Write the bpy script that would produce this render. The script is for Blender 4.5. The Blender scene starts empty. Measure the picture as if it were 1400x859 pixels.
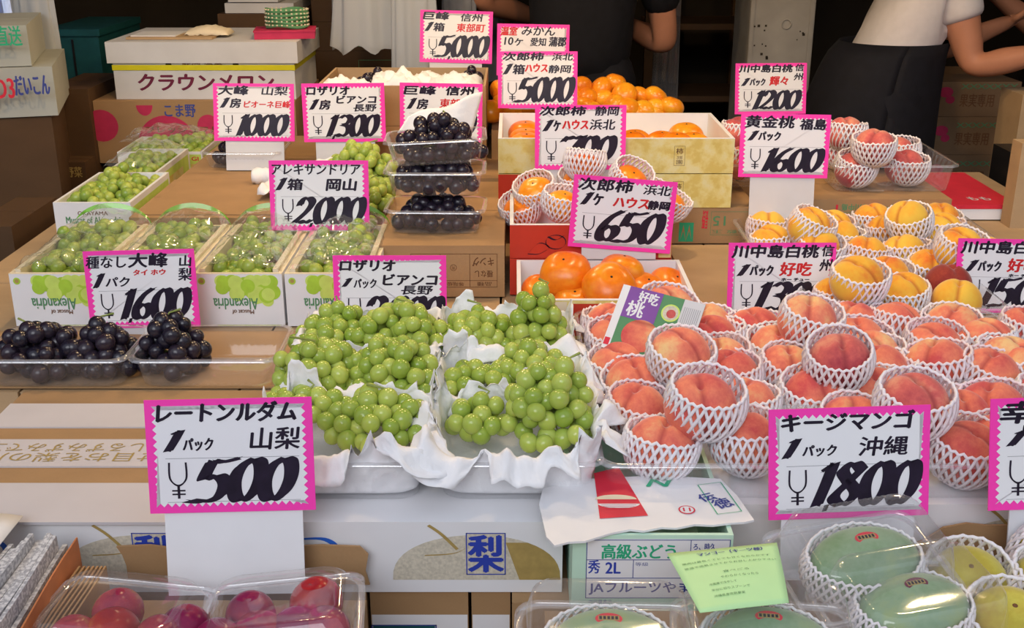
import bpy, math, random
from math import sin, cos, pi, radians, sqrt
from mathutils import Vector, Matrix, noise

# ------------------------------------------------------------------ camera, world, lights, exposure
S = bpy.context.scene
COL = S.collection
CAMH = 1.42
FPX = 1550.0
PITCH = radians(20)
cam_d = bpy.data.cameras.new('camera')
cam_d.sensor_width = 36
cam_d.lens = 36 * FPX / 1400
cam_d.clip_start = 0.05
cam = bpy.data.objects.new('camera', cam_d)
cam.location = (0, 0, CAMH)
cam.rotation_euler = (radians(90) - PITCH, 0, 0)
COL.objects.link(cam)
S.camera = cam

W = bpy.data.worlds.new('overcast_sky')
S.world = W
W.use_nodes = True
wt = W.node_tree
bg = wt.nodes['Background']
tc = wt.nodes.new('ShaderNodeTexCoord')
sep = wt.nodes.new('ShaderNodeSeparateXYZ')
rmp = wt.nodes.new('ShaderNodeValToRGB')
rmp.color_ramp.elements[0].position = 0.0
rmp.color_ramp.elements[0].color = (0.55, 0.56, 0.60, 1)
rmp.color_ramp.elements[1].position = 0.5
rmp.color_ramp.elements[1].color = (0.80, 0.86, 1.0, 1)
wt.links.new(tc.outputs['Generated'], sep.inputs[0])
wt.links.new(sep.outputs['Z'], rmp.inputs[0])
wt.links.new(rmp.outputs[0], bg.inputs[0])
bg.inputs[1].default_value = .72

sd = bpy.data.lights.new('hazy_sun', 'SUN')
sd.energy = 1.6
sd.angle = radians(40)
sd.color = (0.93, 0.95, 1.0)
so = bpy.data.objects.new('hazy_sun', sd)
so.rotation_euler = (radians(63), radians(6), radians(-14))
COL.objects.link(so)

S.view_settings.view_transform = 'Standard'
S.view_settings.look = 'None'
S.view_settings.gamma = 1
S.view_settings.use_curve_mapping = False
S.view_settings.exposure = 0.14
try:
    S.cycles.transparent_max_bounces = 24
    S.cycles.max_bounces = 8
    S.cycles.sample_clamp_indirect = 3.0
except Exception:
    pass

# ------------------------------------------------------------------ ray helpers (pixel of the 1400x859 frame -> world point)
def _ray(x, y):
    u = (x - 700) / FPX
    v = (y - 429.5) / FPX
    return Vector((u, cos(PITCH) - v * sin(PITCH), -(sin(PITCH) + v * cos(PITCH))))
def hz(x, y, z):
    a = _ray(x, y)
    return Vector((0, 0, CAMH)) + a * ((z - CAMH) / a.z)
def hy(x, y, Y):
    a = _ray(x, y)
    return Vector((0, 0, CAMH)) + a * (Y / a.y)

# ------------------------------------------------------------------ materials
def _new(name):
    m = bpy.data.materials.new(name)
    m.use_nodes = True
    nt = m.node_tree
    return m, nt, nt.nodes['Principled BSDF']
def _tc(nt, kind='Object'):
    return nt.nodes.new('ShaderNodeTexCoord').outputs[kind]
def _noise(nt, scale, detail=3, src=None, rough=.5):
    n = nt.nodes.new('ShaderNodeTexNoise')
    n.inputs['Scale'].default_value = scale
    n.inputs['Detail'].default_value = detail
    n.inputs['Roughness'].default_value = rough
    nt.links.new(src if src is not None else _tc(nt), n.inputs['Vector'])
    return n.outputs['Fac']
def _ramp(nt, fac, stops):
    r = nt.nodes.new('ShaderNodeValToRGB')
    e = r.color_ramp.elements
    e[0].position, e[0].color = stops[0][0], (*stops[0][1], 1)
    e[1].position, e[1].color = stops[-1][0], (*stops[-1][1], 1)
    for p, c in stops[1:-1]:
        k = e.new(p)
        k.color = (*c, 1)
    nt.links.new(fac, r.inputs[0])
    return r.outputs[0]
def _mix(nt, fac, a, b):
    m = nt.nodes.new('ShaderNodeMix')
    m.data_type = 'RGBA'
    if isinstance(fac, float): m.inputs[0].default_value = fac
    else: nt.links.new(fac, m.inputs[0])
    for i, c in ((6, a), (7, b)):
        if isinstance(c, tuple): m.inputs[i].default_value = (*c, 1)
        else: nt.links.new(c, m.inputs[i])
    return m.outputs[2]
def _bump(nt, b, fac, strength, dist=.001):
    n = nt.nodes.new('ShaderNodeBump')
    n.inputs['Strength'].default_value = strength
    n.inputs['Distance'].default_value = dist
    nt.links.new(fac, n.inputs['Height'])
    nt.links.new(n.outputs[0], b.inputs['Normal'])
def _rand(nt):
    return nt.nodes.new('ShaderNodeObjectInfo').outputs['Random']
def _math(nt, op, a, b):
    m = nt.nodes.new('ShaderNodeMath')
    m.operation = op
    for i, c in ((0, a), (1, b)):
        if isinstance(c, (int, float)): m.inputs[i].default_value = c
        else: nt.links.new(c, m.inputs[i])
    return m.outputs[0]

def plain(name, c, rough=.6, var=.12, scale=30, bump=0.0, metal=0.0, spec=.3):
    m, nt, b = _new(name)
    lo = tuple(x * (1 - var) for x in c)
    hi = tuple(min(1, x * (1 + var)) for x in c)
    f = _noise(nt, scale)
    nt.links.new(_ramp(nt, f, [(.3, lo), (.7, hi)]), b.inputs['Base Color'])
    b.inputs['Roughness'].default_value = rough
    b.inputs['Metallic'].default_value = metal
    b.inputs['Specular IOR Level'].default_value = spec
    if bump: _bump(nt, b, _noise(nt, scale * 4), bump)
    return m
def kraft(name, c):
    m, nt, b = _new(name)
    g = nt.nodes.new('ShaderNodeMapping')
    g.inputs['Scale'].default_value = (1, 1.6, 1.6)
    nt.links.new(_tc(nt), g.inputs[0])
    f = _noise(nt, 9, 4, g.outputs[0])
    c1 = _ramp(nt, f, [(.3, tuple(x * .90 for x in c)), (.7, tuple(x * 1.08 for x in c))])
    f2 = _noise(nt, 350, 2)
    nt.links.new(_mix(nt, _math(nt, 'MULTIPLY', f2, .35), c1, tuple(x * .7 for x in c)), b.inputs['Base Color'])
    b.inputs['Roughness'].default_value = .75
    b.inputs['Specular IOR Level'].default_value = .2
    _bump(nt, b, f2, .15, .0005)
    return m
def clear(name, tint=(1, 1, 1), base=.05, edge=.75, rough=.06, haze=.04, hazecol=(.9, .9, .95)):
    m = bpy.data.materials.new(name)
    m.use_nodes = True
    nt = m.node_tree
    nt.nodes.clear()
    out = nt.nodes.new('ShaderNodeOutputMaterial')
    tr = nt.nodes.new('ShaderNodeBsdfTransparent')
    tr.inputs[0].default_value = (*tint, 1)
    gl = nt.nodes.new('ShaderNodeBsdfGlossy')
    gl.inputs['Roughness'].default_value = rough
    gl.inputs['Color'].default_value = (1, 1, 1, 1)
    df = nt.nodes.new('ShaderNodeBsdfDiffuse')
    df.inputs[0].default_value = (*hazecol, 1)
    lw = nt.nodes.new('ShaderNodeLayerWeight')
    lw.inputs['Blend'].default_value = .3
    p = _math(nt, 'POWER', lw.outputs['Facing'], 2.5)
    f = _math(nt, 'ADD', _math(nt, 'MULTIPLY', p, edge), base)
    m1 = nt.nodes.new('ShaderNodeMixShader')
    m1.inputs[0].default_value = haze
    nt.links.new(tr.outputs[0], m1.inputs[1]); nt.links.new(df.outputs[0], m1.inputs[2])
    m2 = nt.nodes.new('ShaderNodeMixShader')
    nt.links.new(f, m2.inputs[0])
    nt.links.new(m1.outputs[0], m2.inputs[1]); nt.links.new(gl.outputs[0], m2.inputs[2])
    nt.links.new(m2.outputs[0], out.inputs[0])
    return m
def emit(name, c, s):
    m, nt, b = _new(name)
    b.inputs['Base Color'].default_value = (*c, 1)
    b.inputs['Emission Color'].default_value = (*c, 1)
    b.inputs['Emission Strength'].default_value = s
    return m
def berry_mat(name, lo, hi, rough, sss=0.0, bloom=None, bloomf=.3):
    m, nt, b = _new(name)
    base = _ramp(nt, _rand(nt), [(0, lo), (1, hi)])
    if bloom:
        n = _noise(nt, 120, 3)
        f = _math(nt, 'MULTIPLY', n, bloomf)
        base = _mix(nt, f, base, bloom)
    nt.links.new(base, b.inputs['Base Color'])
    b.inputs['Roughness'].default_value = rough
    b.inputs['Specular IOR Level'].default_value = .5
    if sss:
        b.inputs['Subsurface Weight'].default_value = sss
        b.inputs['Subsurface Radius'].default_value = (.6, 1.0, .3)
        b.inputs['Subsurface Scale'].default_value = .008
    return m
def peach_mat(name, pale, mid, deep, thr=.45, suture=0.0):
    m, nt, b = _new(name)
    rnd = _rand(nt)
    co = nt.nodes.new('ShaderNodeVectorMath'); co.operation = 'ADD'
    cmb = nt.nodes.new('ShaderNodeCombineXYZ')
    nt.links.new(_math(nt, 'MULTIPLY', rnd, 13.7), cmb.inputs[0])
    nt.links.new(_math(nt, 'MULTIPLY', rnd, 7.1), cmb.inputs[1])
    nt.links.new(_tc(nt), co.inputs[0]); nt.links.new(cmb.outputs[0], co.inputs[1])
    f = _noise(nt, 16, 3, co.outputs[0], .55)
    f2 = _noise(nt, 160, 3, co.outputs[0], .7)
    f = _math(nt, 'ADD', f, _math(nt, 'MULTIPLY', _math(nt, 'SUBTRACT', f2, .5), .25))
    f = _math(nt, 'ADD', f, _math(nt, 'MULTIPLY', _math(nt, 'SUBTRACT', rnd, .5), .22))
    skin = _ramp(nt, f, [(thr - .18, pale), (thr, mid), (thr + .22, deep)])
    if suture:
        sp_ = nt.nodes.new('ShaderNodeSeparateXYZ')
        nt.links.new(_tc(nt), sp_.inputs[0])
        ay_ = _math(nt, 'ABSOLUTE', sp_.outputs['Y'], 0)
        k_ = _math(nt, 'MULTIPLY', _math(nt, 'MAXIMUM', _math(nt, 'SUBTRACT', 1, _math(nt, 'DIVIDE', ay_, .0055)), 0), suture)
        skin = _mix(nt, k_, skin, tuple(x * .62 for x in deep))
    nt.links.new(skin, b.inputs['Base Color'])
    b.inputs['Roughness'].default_value = .75
    b.inputs['Specular IOR Level'].default_value = .2
    b.inputs['Sheen Weight'].default_value = .35
    b.inputs['Sheen Roughness'].default_value = .4
    _bump(nt, b, f2, .15, .0006)
    return m

K = {}
K['kraft'] = kraft('kraft_board', (.42, .255, .125))
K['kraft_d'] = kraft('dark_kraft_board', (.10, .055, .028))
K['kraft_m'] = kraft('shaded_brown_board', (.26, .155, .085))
K['kraft_l'] = kraft('pale_kraft_board', (.50, .34, .19))
K['white'] = plain('white_board', (.82, .82, .84), .6, .03, 12)
K['whiteg'] = plain('grey_white_board', (.66, .66, .68), .65, .05, 12)
K['lidw'] = plain('pale_printed_lid', (.60, .565, .58), .6, .03, 12)
K['dimw'] = plain('dimmed_white_board', (.42, .43, .39), .7, .05, 12)  # white carton board, the dimness of the back edge put into its colour
K['cream'] = plain('cream_board', (.80, .70, .52), .6, .05, 20)
K['pink'] = plain('pink_card', (1.0, .055, .46), .5, .01, 10)
K['card'] = plain('white_card', (.84, .84, .87), .5, .015, 10)
K['ink'] = plain('black_marker', (.018, .012, .028), .35, .3, 60)
K['red'] = plain('red_marker', (.62, .02, .025), .4, .1, 60)
K['line'] = plain('grey_rule', (.35, .35, .38), .6)
K['gold'] = plain('gold_print', (.42, .30, .10), .5, .1, 100)
K['goldl'] = plain('pale_gold_print', (.62, .57, .46), .5, .15, 300)
K['blue'] = plain('blue_print', (.03, .06, .42), .5, .05)
K['blue2'] = plain('bright_blue_print', (.03, .14, .62), .5, .05)
K['bline'] = plain('navy_print', (.05, .07, .30), .5, .05)
K['green'] = plain('green_print', (.03, .42, .22), .5, .05)
K['dgreen'] = plain('dull_green_print', (.10, .28, .13), .6, .05)
K['leafgreen'] = plain('light_green_print', (.42, .66, .06), .45, .12, 40)
K['leafgreen2'] = plain('lime_print', (.60, .78, .16), .45, .1, 40)
K['brownp'] = plain('brown_print', (.16, .07, .03), .6, .1)
K['purplep'] = plain('maroon_print', (.15, .015, .05), .6, .1)
K['pinkp'] = plain('rose_print', (.52, .03, .10), .6, .1)
K['redp'] = plain('red_print', (.70, .03, .06), .5, .05)
K['mint'] = plain('mint_board', (.56, .80, .64), .6, .03)
K['purple_l'] = plain('purple_print', (.22, .08, .36), .5, .05)
K['redbox'] = plain('red_lacquered_board', (.55, .045, .025), .4, .06, 30)
K['teal'] = plain('teal_plastic', (.012, .09, .105), .5, .15)
K['yel'] = plain('yellow_tape', (.72, .66, .02), .35, .05)
K['black'] = plain('black_plastic', (.012, .012, .014), .4)
K['concrete'] = plain('grey_concrete', (.30, .28, .25), .85, .16, 9, .3)
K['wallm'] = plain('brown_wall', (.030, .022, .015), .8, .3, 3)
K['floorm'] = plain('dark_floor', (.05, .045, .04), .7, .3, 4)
K['street'] = plain('grey_asphalt', (.20, .20, .21), .85, .1, 20)
K['wood'] = plain('table_wood', (.25, .15, .08), .6, .2, 8)
K['tube'] = emit('tube_glow', (.65, .72, 1.0), 3.0)
K['bulb'] = emit('bulb_glow', (1.0, .72, .38), 12.0)
K['metal'] = plain('grey_metal', (.35, .35, .36), .35, .05, 10, 0, .8)
K['net'] = plain('white_foam', (.86, .83, .87), .7, .02, 20)
K['netp'] = plain('pinkish_foam', (.84, .74, .78), .7, .02, 20)
K['pet'] = clear('clear_plastic', (1, 1, 1), .035, .7, .08, .05)
K['petd'] = clear('thin_clear_plastic', (1, 1, 1), .05, .75, .07, .05)
K['film'] = clear('cellophane', (.98, 1, .96), .10, .8, .09, .07)
K['rimp'] = clear('folded_clear_rim', (1, 1, 1), .16, .6, .10, .20)
K['bag'] = clear('polythene', (.9, .93, .95), .06, .5, .3, .55, (.70, .74, .80))
K['gband'] = clear('green_printed_film', (.35, .8, .12), .05, .5, .15, .45, (.25, .62, .08))
K['grape'] = berry_mat('green_grape_skin', (.24, .36, .03), (.45, .54, .10), .17, .35, (.55, .66, .28), .18)
K['muscat'] = berry_mat('muscat_skin', (.22, .34, .035), (.42, .50, .08), .3, .3, (.5, .6, .25), .2)
K['kyoho'] = berry_mat('black_grape_skin', (.005, .003, .008), (.020, .010, .016), .26, 0, (.07, .07, .13), .22)
K['stem'] = plain('grape_stem', (.28, .34, .09), .7)
K['peach'] = peach_mat('pink_peach_skin', (.86, .56, .26), (.84, .25, .145), (.62, .09, .09), .43, .75)
K['peachr'] = peach_mat('deep_pink_peach_skin', (.80, .36, .22), (.66, .14, .12), (.38, .05, .07), .42, .6)
K['peachy'] = peach_mat('yellow_peach_skin', (.86, .54, .07), (.86, .43, .045), (.78, .17, .03), .54, .75)
K['peachd'] = peach_mat('dusky_peach_skin', (.50, .15, .06), (.42, .07, .04), (.25, .03, .025), .4)
K['persim'] = peach_mat('persimmon_skin', (.90, .36, .02), (.86, .22, .008), (.68, .11, .008), .55)
K['mandarin'] = peach_mat('mandarin_skin', (.88, .42, .02), (.85, .28, .01), (.74, .19, .01), .5)
for k in ('persim', 'mandarin'):
    b = K[k].node_tree.nodes['Principled BSDF']
    b.inputs['Roughness'].default_value = .28
    b.inputs['Specular IOR Level'].default_value = .5
    b.inputs['Sheen Weight'].default_value = 0
K['pear'] = peach_mat('pear_skin', (.62, .56, .10), (.50, .42, .06), (.42, .30, .05), .5)
K['mango'] = peach_mat('green_mango_skin', (.34, .44, .20), (.27, .40, .25), (.17, .31, .14), .5)
K['plum'] = peach_mat('plum_skin', (.42, .30, .07), (.45, .05, .07), (.22, .015, .07), .36)
K['plumr'] = peach_mat('red_plum_skin', (.55, .12, .04), (.42, .02, .02), (.25, .01, .03), .4)
for k in ('plum', 'plumr'):
    b = K[k].node_tree.nodes['Principled BSDF']
    b.inputs['Roughness'].default_value = .25
    b.inputs['Sheen Weight'].default_value = 0
def tissue_mat():
    m, nt, b = _new('white_tissue')
    b.inputs['Base Color'].default_value = (.86, .86, .88, 1)
    b.inputs['Roughness'].default_value = .7
    b.inputs['Subsurface Weight'].default_value = .0
    _bump(nt, b, _noise(nt, 60, 5), .5, .004)
    return m
K['tissue'] = tissue_mat()
def marble_mat():
    m, nt, b = _new('yellow_marbled_paper')
    f = _noise(nt, 28, 5, None, .6)
    nt.links.new(_ramp(nt, f, [(.40, (.80, .72, .36)), (.5, (.78, .66, .24)), (.6, (.70, .54, .14))]), b.inputs['Base Color'])
    b.inputs['Roughness'].default_value = .55
    return m
K['marble'] = marble_mat()
def newsprint():
    m, nt, b = _new('newsprint')
    f = _noise(nt, 220, 2)
    nt.links.new(_ramp(nt, f, [(.42, (.35, .36, .40)), (.6, (.66, .67, .70))]), b.inputs['Base Color'])
    b.inputs['Roughness'].default_value = .85
    return m
K['news'] = newsprint()
K['orange_p'] = plain('orange_paper', (.55, .20, .08), .6)
K['shirtb'] = plain('black_cotton', (.006, .006, .009), .85, .2, 40)
K['shirtw'] = plain('white_cotton', (.66, .62, .62), .8, .04, 40, .3)
K['apron'] = plain('dark_apron', (.006, .006, .01), .8, .2, 40)
K['skin'] = plain('skin', (.48, .21, .12), .55, .06, 20)
K['hair'] = plain('dark_hair', (.01, .008, .006), .5)
K['greycloth'] = plain('grey_cloth', (.16, .17, .20), .8, .1)
K['leaflet'] = plain('pale_green_paper', (.55, .86, .42), .5, .02)

# ------------------------------------------------------------------ mesh builder
class MB:
    def __init__(s):
        s.v = []; s.f = []; s.mi = []; s.mats = []; s.sm = []
    def m(s, key):
        if key not in s.mats: s.mats.append(key)
        return s.mats.index(key)
    def add(s, vs, fs, key, smooth=False, M=None):
        o = len(s.v)
        if M is not None: vs = [M @ Vector(v) for v in vs]
        s.v.extend([tuple(v) for v in vs])
        k = s.m(key)
        for f in fs:
            s.f.append(tuple(o + i for i in f)); s.mi.append(k); s.sm.append(smooth)
        return s
    def box(s, x0, x1, y0, y1, z0, z1, key, M=None):
        vs = [(x0, y0, z0), (x1, y0, z0), (x1, y1, z0), (x0, y1, z0), (x0, y0, z1), (x1, y0, z1), (x1, y1, z1), (x0, y1, z1)]
        fs = [(3, 2, 1, 0), (4, 5, 6, 7), (0, 1, 5, 4), (1, 2, 6, 5), (2, 3, 7, 6), (3, 0, 4, 7)]
        return s.add(vs, fs, key, False, M)
    def tube(s, pts, r, seg, key, M=None, cap=True, closed=False):
        pts = [Vector(p) for p in pts]
        n = len(pts)
        rr = r if isinstance(r, (list, tuple)) else [r] * n
        vs = []; fs = []
        for i, p in enumerate(pts):
            a = pts[(i - 1) % n] if (i > 0 or closed) else p
            b = pts[(i + 1) % n] if (i < n - 1 or closed) else p
            t = (b - a)
            t = t.normalized() if t.length > 1e-9 else Vector((0, 0, 1))
            u = t.cross(Vector((0, 0, 1)))
            if u.length < 1e-3: u = Vector((1, 0, 0))
            u.normalize(); w = u.cross(t)
            for k in range(seg):
                an = 2 * pi * k / seg
                vs.append(p + (u * cos(an) + w * sin(an)) * rr[i])
        for i in range(n if closed else n - 1):
            j = (i + 1) % n
            for k in range(seg):
                l = (k + 1) % seg
                fs.append((i * seg + k, i * seg + l, j * seg + l, j * seg + k))
        if cap and not closed:
            fs.append(tuple(range(seg))); fs.append(tuple((n - 1) * seg + k for k in reversed(range(seg))))
        return s.add(vs, fs, key, True, M)
    def ball(s, fn, nu, nv, key, M=None):
        """closed surface from fn(theta, phi) -> Vector, phi 0 (top) .. pi (bottom)"""
        vs = [fn(0, 0)]; fs = []
        for j in range(1, nv):
            for i in range(nu): vs.append(fn(2 * pi * i / nu, pi * j / nv))
        vs.append(fn(0, pi))
        for i in range(nu):
            k = (i + 1) % nu
            fs.append((0, 1 + i, 1 + k))
            for j in range(nv - 2):
                a = 1 + j * nu
                fs.append((a + i, a + nu + i, a + nu + k, a + k))
            a = 1 + (nv - 2) * nu
            fs.append((a + i, len(vs) - 1, a + k))
        return s.add(vs, fs, key, True, M)
    def grid(s, fn, nu, nv, key, M=None, smooth=True):
        vs = [fn(i / nu, j / nv) for j in range(nv + 1) for i in range(nu + 1)]
        fs = [(j * (nu + 1) + i, j * (nu + 1) + i + 1, (j + 1) * (nu + 1) + i + 1, (j + 1) * (nu + 1) + i) for j in range(nv) for i in range(nu)]
        return s.add(vs, fs, key, smooth, M)
    def mesh(s, name):
        me = bpy.data.meshes.new(name)
        me.from_pydata(s.v, [], s.f)
        for k in s.mats: me.materials.append(K[k])
        me.polygons.foreach_set('material_index', s.mi)
        me.polygons.foreach_set('use_smooth', s.sm)
        me.update()
        return me
    def obj(s, name, parent=None, loc=(0, 0, 0), rot=(0, 0, 0)):
        return place(name, s.mesh(name), parent, loc, rot)
def place(name, me, parent=None, loc=(0, 0, 0), rot=(0, 0, 0), scale=1):
    o = bpy.data.objects.new(name, me)
    COL.objects.link(o)
    o.parent = parent
    o.location = loc
    o.rotation_euler = rot
    if scale != 1: o.scale = (scale,) * 3 if isinstance(scale, (int, float)) else scale
    return o
def tag(o, label, cat, group=None, kind=None):
    o['label'] = label; o['category'] = cat
    if group: o['group'] = group
    if kind: o['kind'] = kind
    return o
def root(name, label, cat, loc=(0, 0, 0), rz=0, group=None, rot=None):
    o = bpy.data.objects.new(name, None)
    COL.objects.link(o)
    o.empty_display_size = .02
    o.location = loc
    o.rotation_euler = rot if rot else (0, 0, rz)
    return tag(o, label, cat, group)
def struct(o):
    o['kind'] = 'structure'
    return o

# ------------------------------------------------------------------ writing
_tcache = {}
def text_geo(s):
    if s not in _tcache:
        c = bpy.data.curves.new('t', 'FONT')
        c.body = s; c.size = 1; c.resolution_u = 3
        o = bpy.data.objects.new('t', c)
        COL.objects.link(o)
        me = bpy.data.meshes.new_from_object(o.evaluated_get(bpy.context.evaluated_depsgraph_get()))
        v = [(q.co.x, q.co.y) for q in me.vertices]
        f = [tuple(p.vertices) for p in me.polygons]
        bpy.data.objects.remove(o); bpy.data.curves.remove(c); bpy.data.meshes.remove(me)
        _tcache[s] = (v, f)
    return _tcache[s]
def plane_M(origin, xd, up):
    xd = Vector(xd).normalized(); up = Vector(up).normalized()
    n = xd.cross(up)
    return Matrix(((xd.x, up.x, n.x, origin[0]), (xd.y, up.y, n.y, origin[1]), (xd.z, up.z, n.z, origin[2]), (0, 0, 0, 1)))
def write(mb, s, M, x0, x1, y0, y1, key, bold=0.0, shear=0.0, lift=.0004):
    """text stretched to the rectangle x0..x1, y0..y1 of the plane M"""
    v, f = text_geo(s)
    if not v: return
    v = [(x + shear * y, y) for x, y in v]
    ax, bx = min(q[0] for q in v), max(q[0] for q in v)
    ay, by = min(q[1] for q in v), max(q[1] for q in v)
    sx = (x1 - x0) / max(1e-6, bx - ax); sy = (y1 - y0) / max(1e-6, by - ay)
    offs = [(0, 0)] if not bold else [(-bold, 0), (bold, 0), (0, bold * .6), (0, -bold * .6)]
    for k, (dx, dy) in enumerate(offs):
        mb.add([(x0 + (x - ax) * sx + dx, y0 + (y - ay) * sy + dy, lift + k * .00003) for x, y in v], f, key, False, M)
def smooth_path(p, n=6):
    out = []
    for i in range(len(p) - 1):
        a = p[max(0, i - 1)]; b = p[i]; c = p[i + 1]; d = p[min(len(p) - 1, i + 2)]
        for k in range(n):
            t = k / n
            out.append(tuple(.5 * ((2 * b[j]) + (-a[j] + c[j]) * t + (2 * a[j] - 5 * b[j] + 4 * c[j] - d[j]) * t * t + (-a[j] + 3 * b[j] - 3 * c[j] + d[j]) * t ** 3) for j in (0, 1)))
    out.append(p[-1])
    return out
DIG = {
    '0': (.50, [[(.34, 1), (.14, .80), (.08, .45), (.16, .10), (.30, 0), (.46, .20), (.52, .55), (.46, .90), (.34, 1)]]),
    '1': (.30, [[(.30, 1.0), (.24, .5), (.16, 0)], [(.10, .82), (.3, 1.0)]]),
    '2': (.55, [[(.10, .70), (.16, .92), (.34, 1), (.50, .82), (.40, .52), (.18, .22), (.02, .04), (.18, .10), (.38, .02), (.58, .14)]]),
    '3': (.52, [[(.10, .86), (.30, 1), (.50, .86), (.42, .62), (.24, .55), (.48, .46), (.50, .18), (.30, 0), (.04, .10)]]),
    '5': (.55, [[(.22, .97), (.40, .94), (.66, 1.02)], [(.20, .97), (.12, .54), (.34, .62), (.50, .44), (.46, .14), (.26, 0), (-.06, .03)]]),
    '6': (.52, [[(.52, 1.02), (.26, .78), (.10, .42), (.12, .10), (.30, 0), (.48, .16), (.48, .40), (.30, .50), (.14, .34)]]),
    '7': (.50, [[(.04, .80), (.14, .98), (.34, .90), (.60, 1.0), (.44, .60), (.26, .0)]]),
    '8': (.54, [[(.50, .84), (.32, 1), (.14, .82), (.28, .58), (.50, .28), (.30, 0), (.08, .18), (.26, .48), (.50, .84)]]),
}
def ribbon(mb, pts, nib, M, key, lift):
    vs = []; fs = []
    for (x, y) in pts:
        vs.append((x - nib[0], y - nib[1], lift)); vs.append((x + nib[0], y + nib[1], lift))
    for i in range(len(pts) - 1):
        fs.append((2 * i, 2 * i + 1, 2 * i + 3, 2 * i + 2))
    mb.add(vs, fs, key, False, M)
def price(mb, s, M, x0, x1, y0, y1, key='ink'):
    """brush numerals with a broad nib, leaning forward"""
    total = 0; glyphs = []
    for ch in s:
        if ch == ',':
            glyphs.append((ch, total - .06)); total += .05
        else:
            glyphs.append((ch, total)); total += DIG[ch][0] + .03
    h = y1 - y0
    sx = (x1 - x0) / (total + .18)
    lift = .0005
    for ch, px in glyphs:
        lift += .00004
        if ch == ',':
            ribbon(mb, [(x0 + (px + .06) * sx, y0 + h * .02), (x0 + (px + .0) * sx, y0 - h * .14)], (.05 * sx, .01 * h), M, key, lift)
            continue
        for st in DIG[ch][1]:
            p = smooth_path(st)
            thin = ch == '1' and len(st) == 2
            nx = (.04 if thin else .135) * sx * (1.0 if ch not in '5' or len(st) > 3 else .5)
            q = [(x0 + (px + x + .20 * (y - .2)) * sx, y0 + y * h) for x, y in p]
            ribbon(mb, q, (nx, .045 * h), M, key, lift)
            ribbon(mb, q, (nx * .5, -.03 * h), M, key, lift + .00002)
def yen(mb, M, x0, x1, y0, y1, key='ink'):
    w = x1 - x0; h = y1 - y0; c = (x0 + x1) / 2; t = .0011
    u = smooth_path([(x0, y1), (x0 + .02 * w, y0 + .55 * h), (c, y0 + .36 * h), (x1 - .02 * w, y0 + .55 * h), (x1, y1)], 8)
    for k, (nx, ny) in enumerate(((t, 0), (0, t))):
        ribbon(mb, u, (nx, ny), M, key, .0006 + k * .00002)
        ribbon(mb, [(c, y0 + .36 * h), (c, y0)], (nx * 1.3, ny), M, key, .0006)
    for yy in (.22, .12):
        ribbon(mb, [(x0 + .1 * w, y0 + yy * h), (x1 - .1 * w, y0 + yy * h)], (0, t * .8), M, key, .0006)

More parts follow.
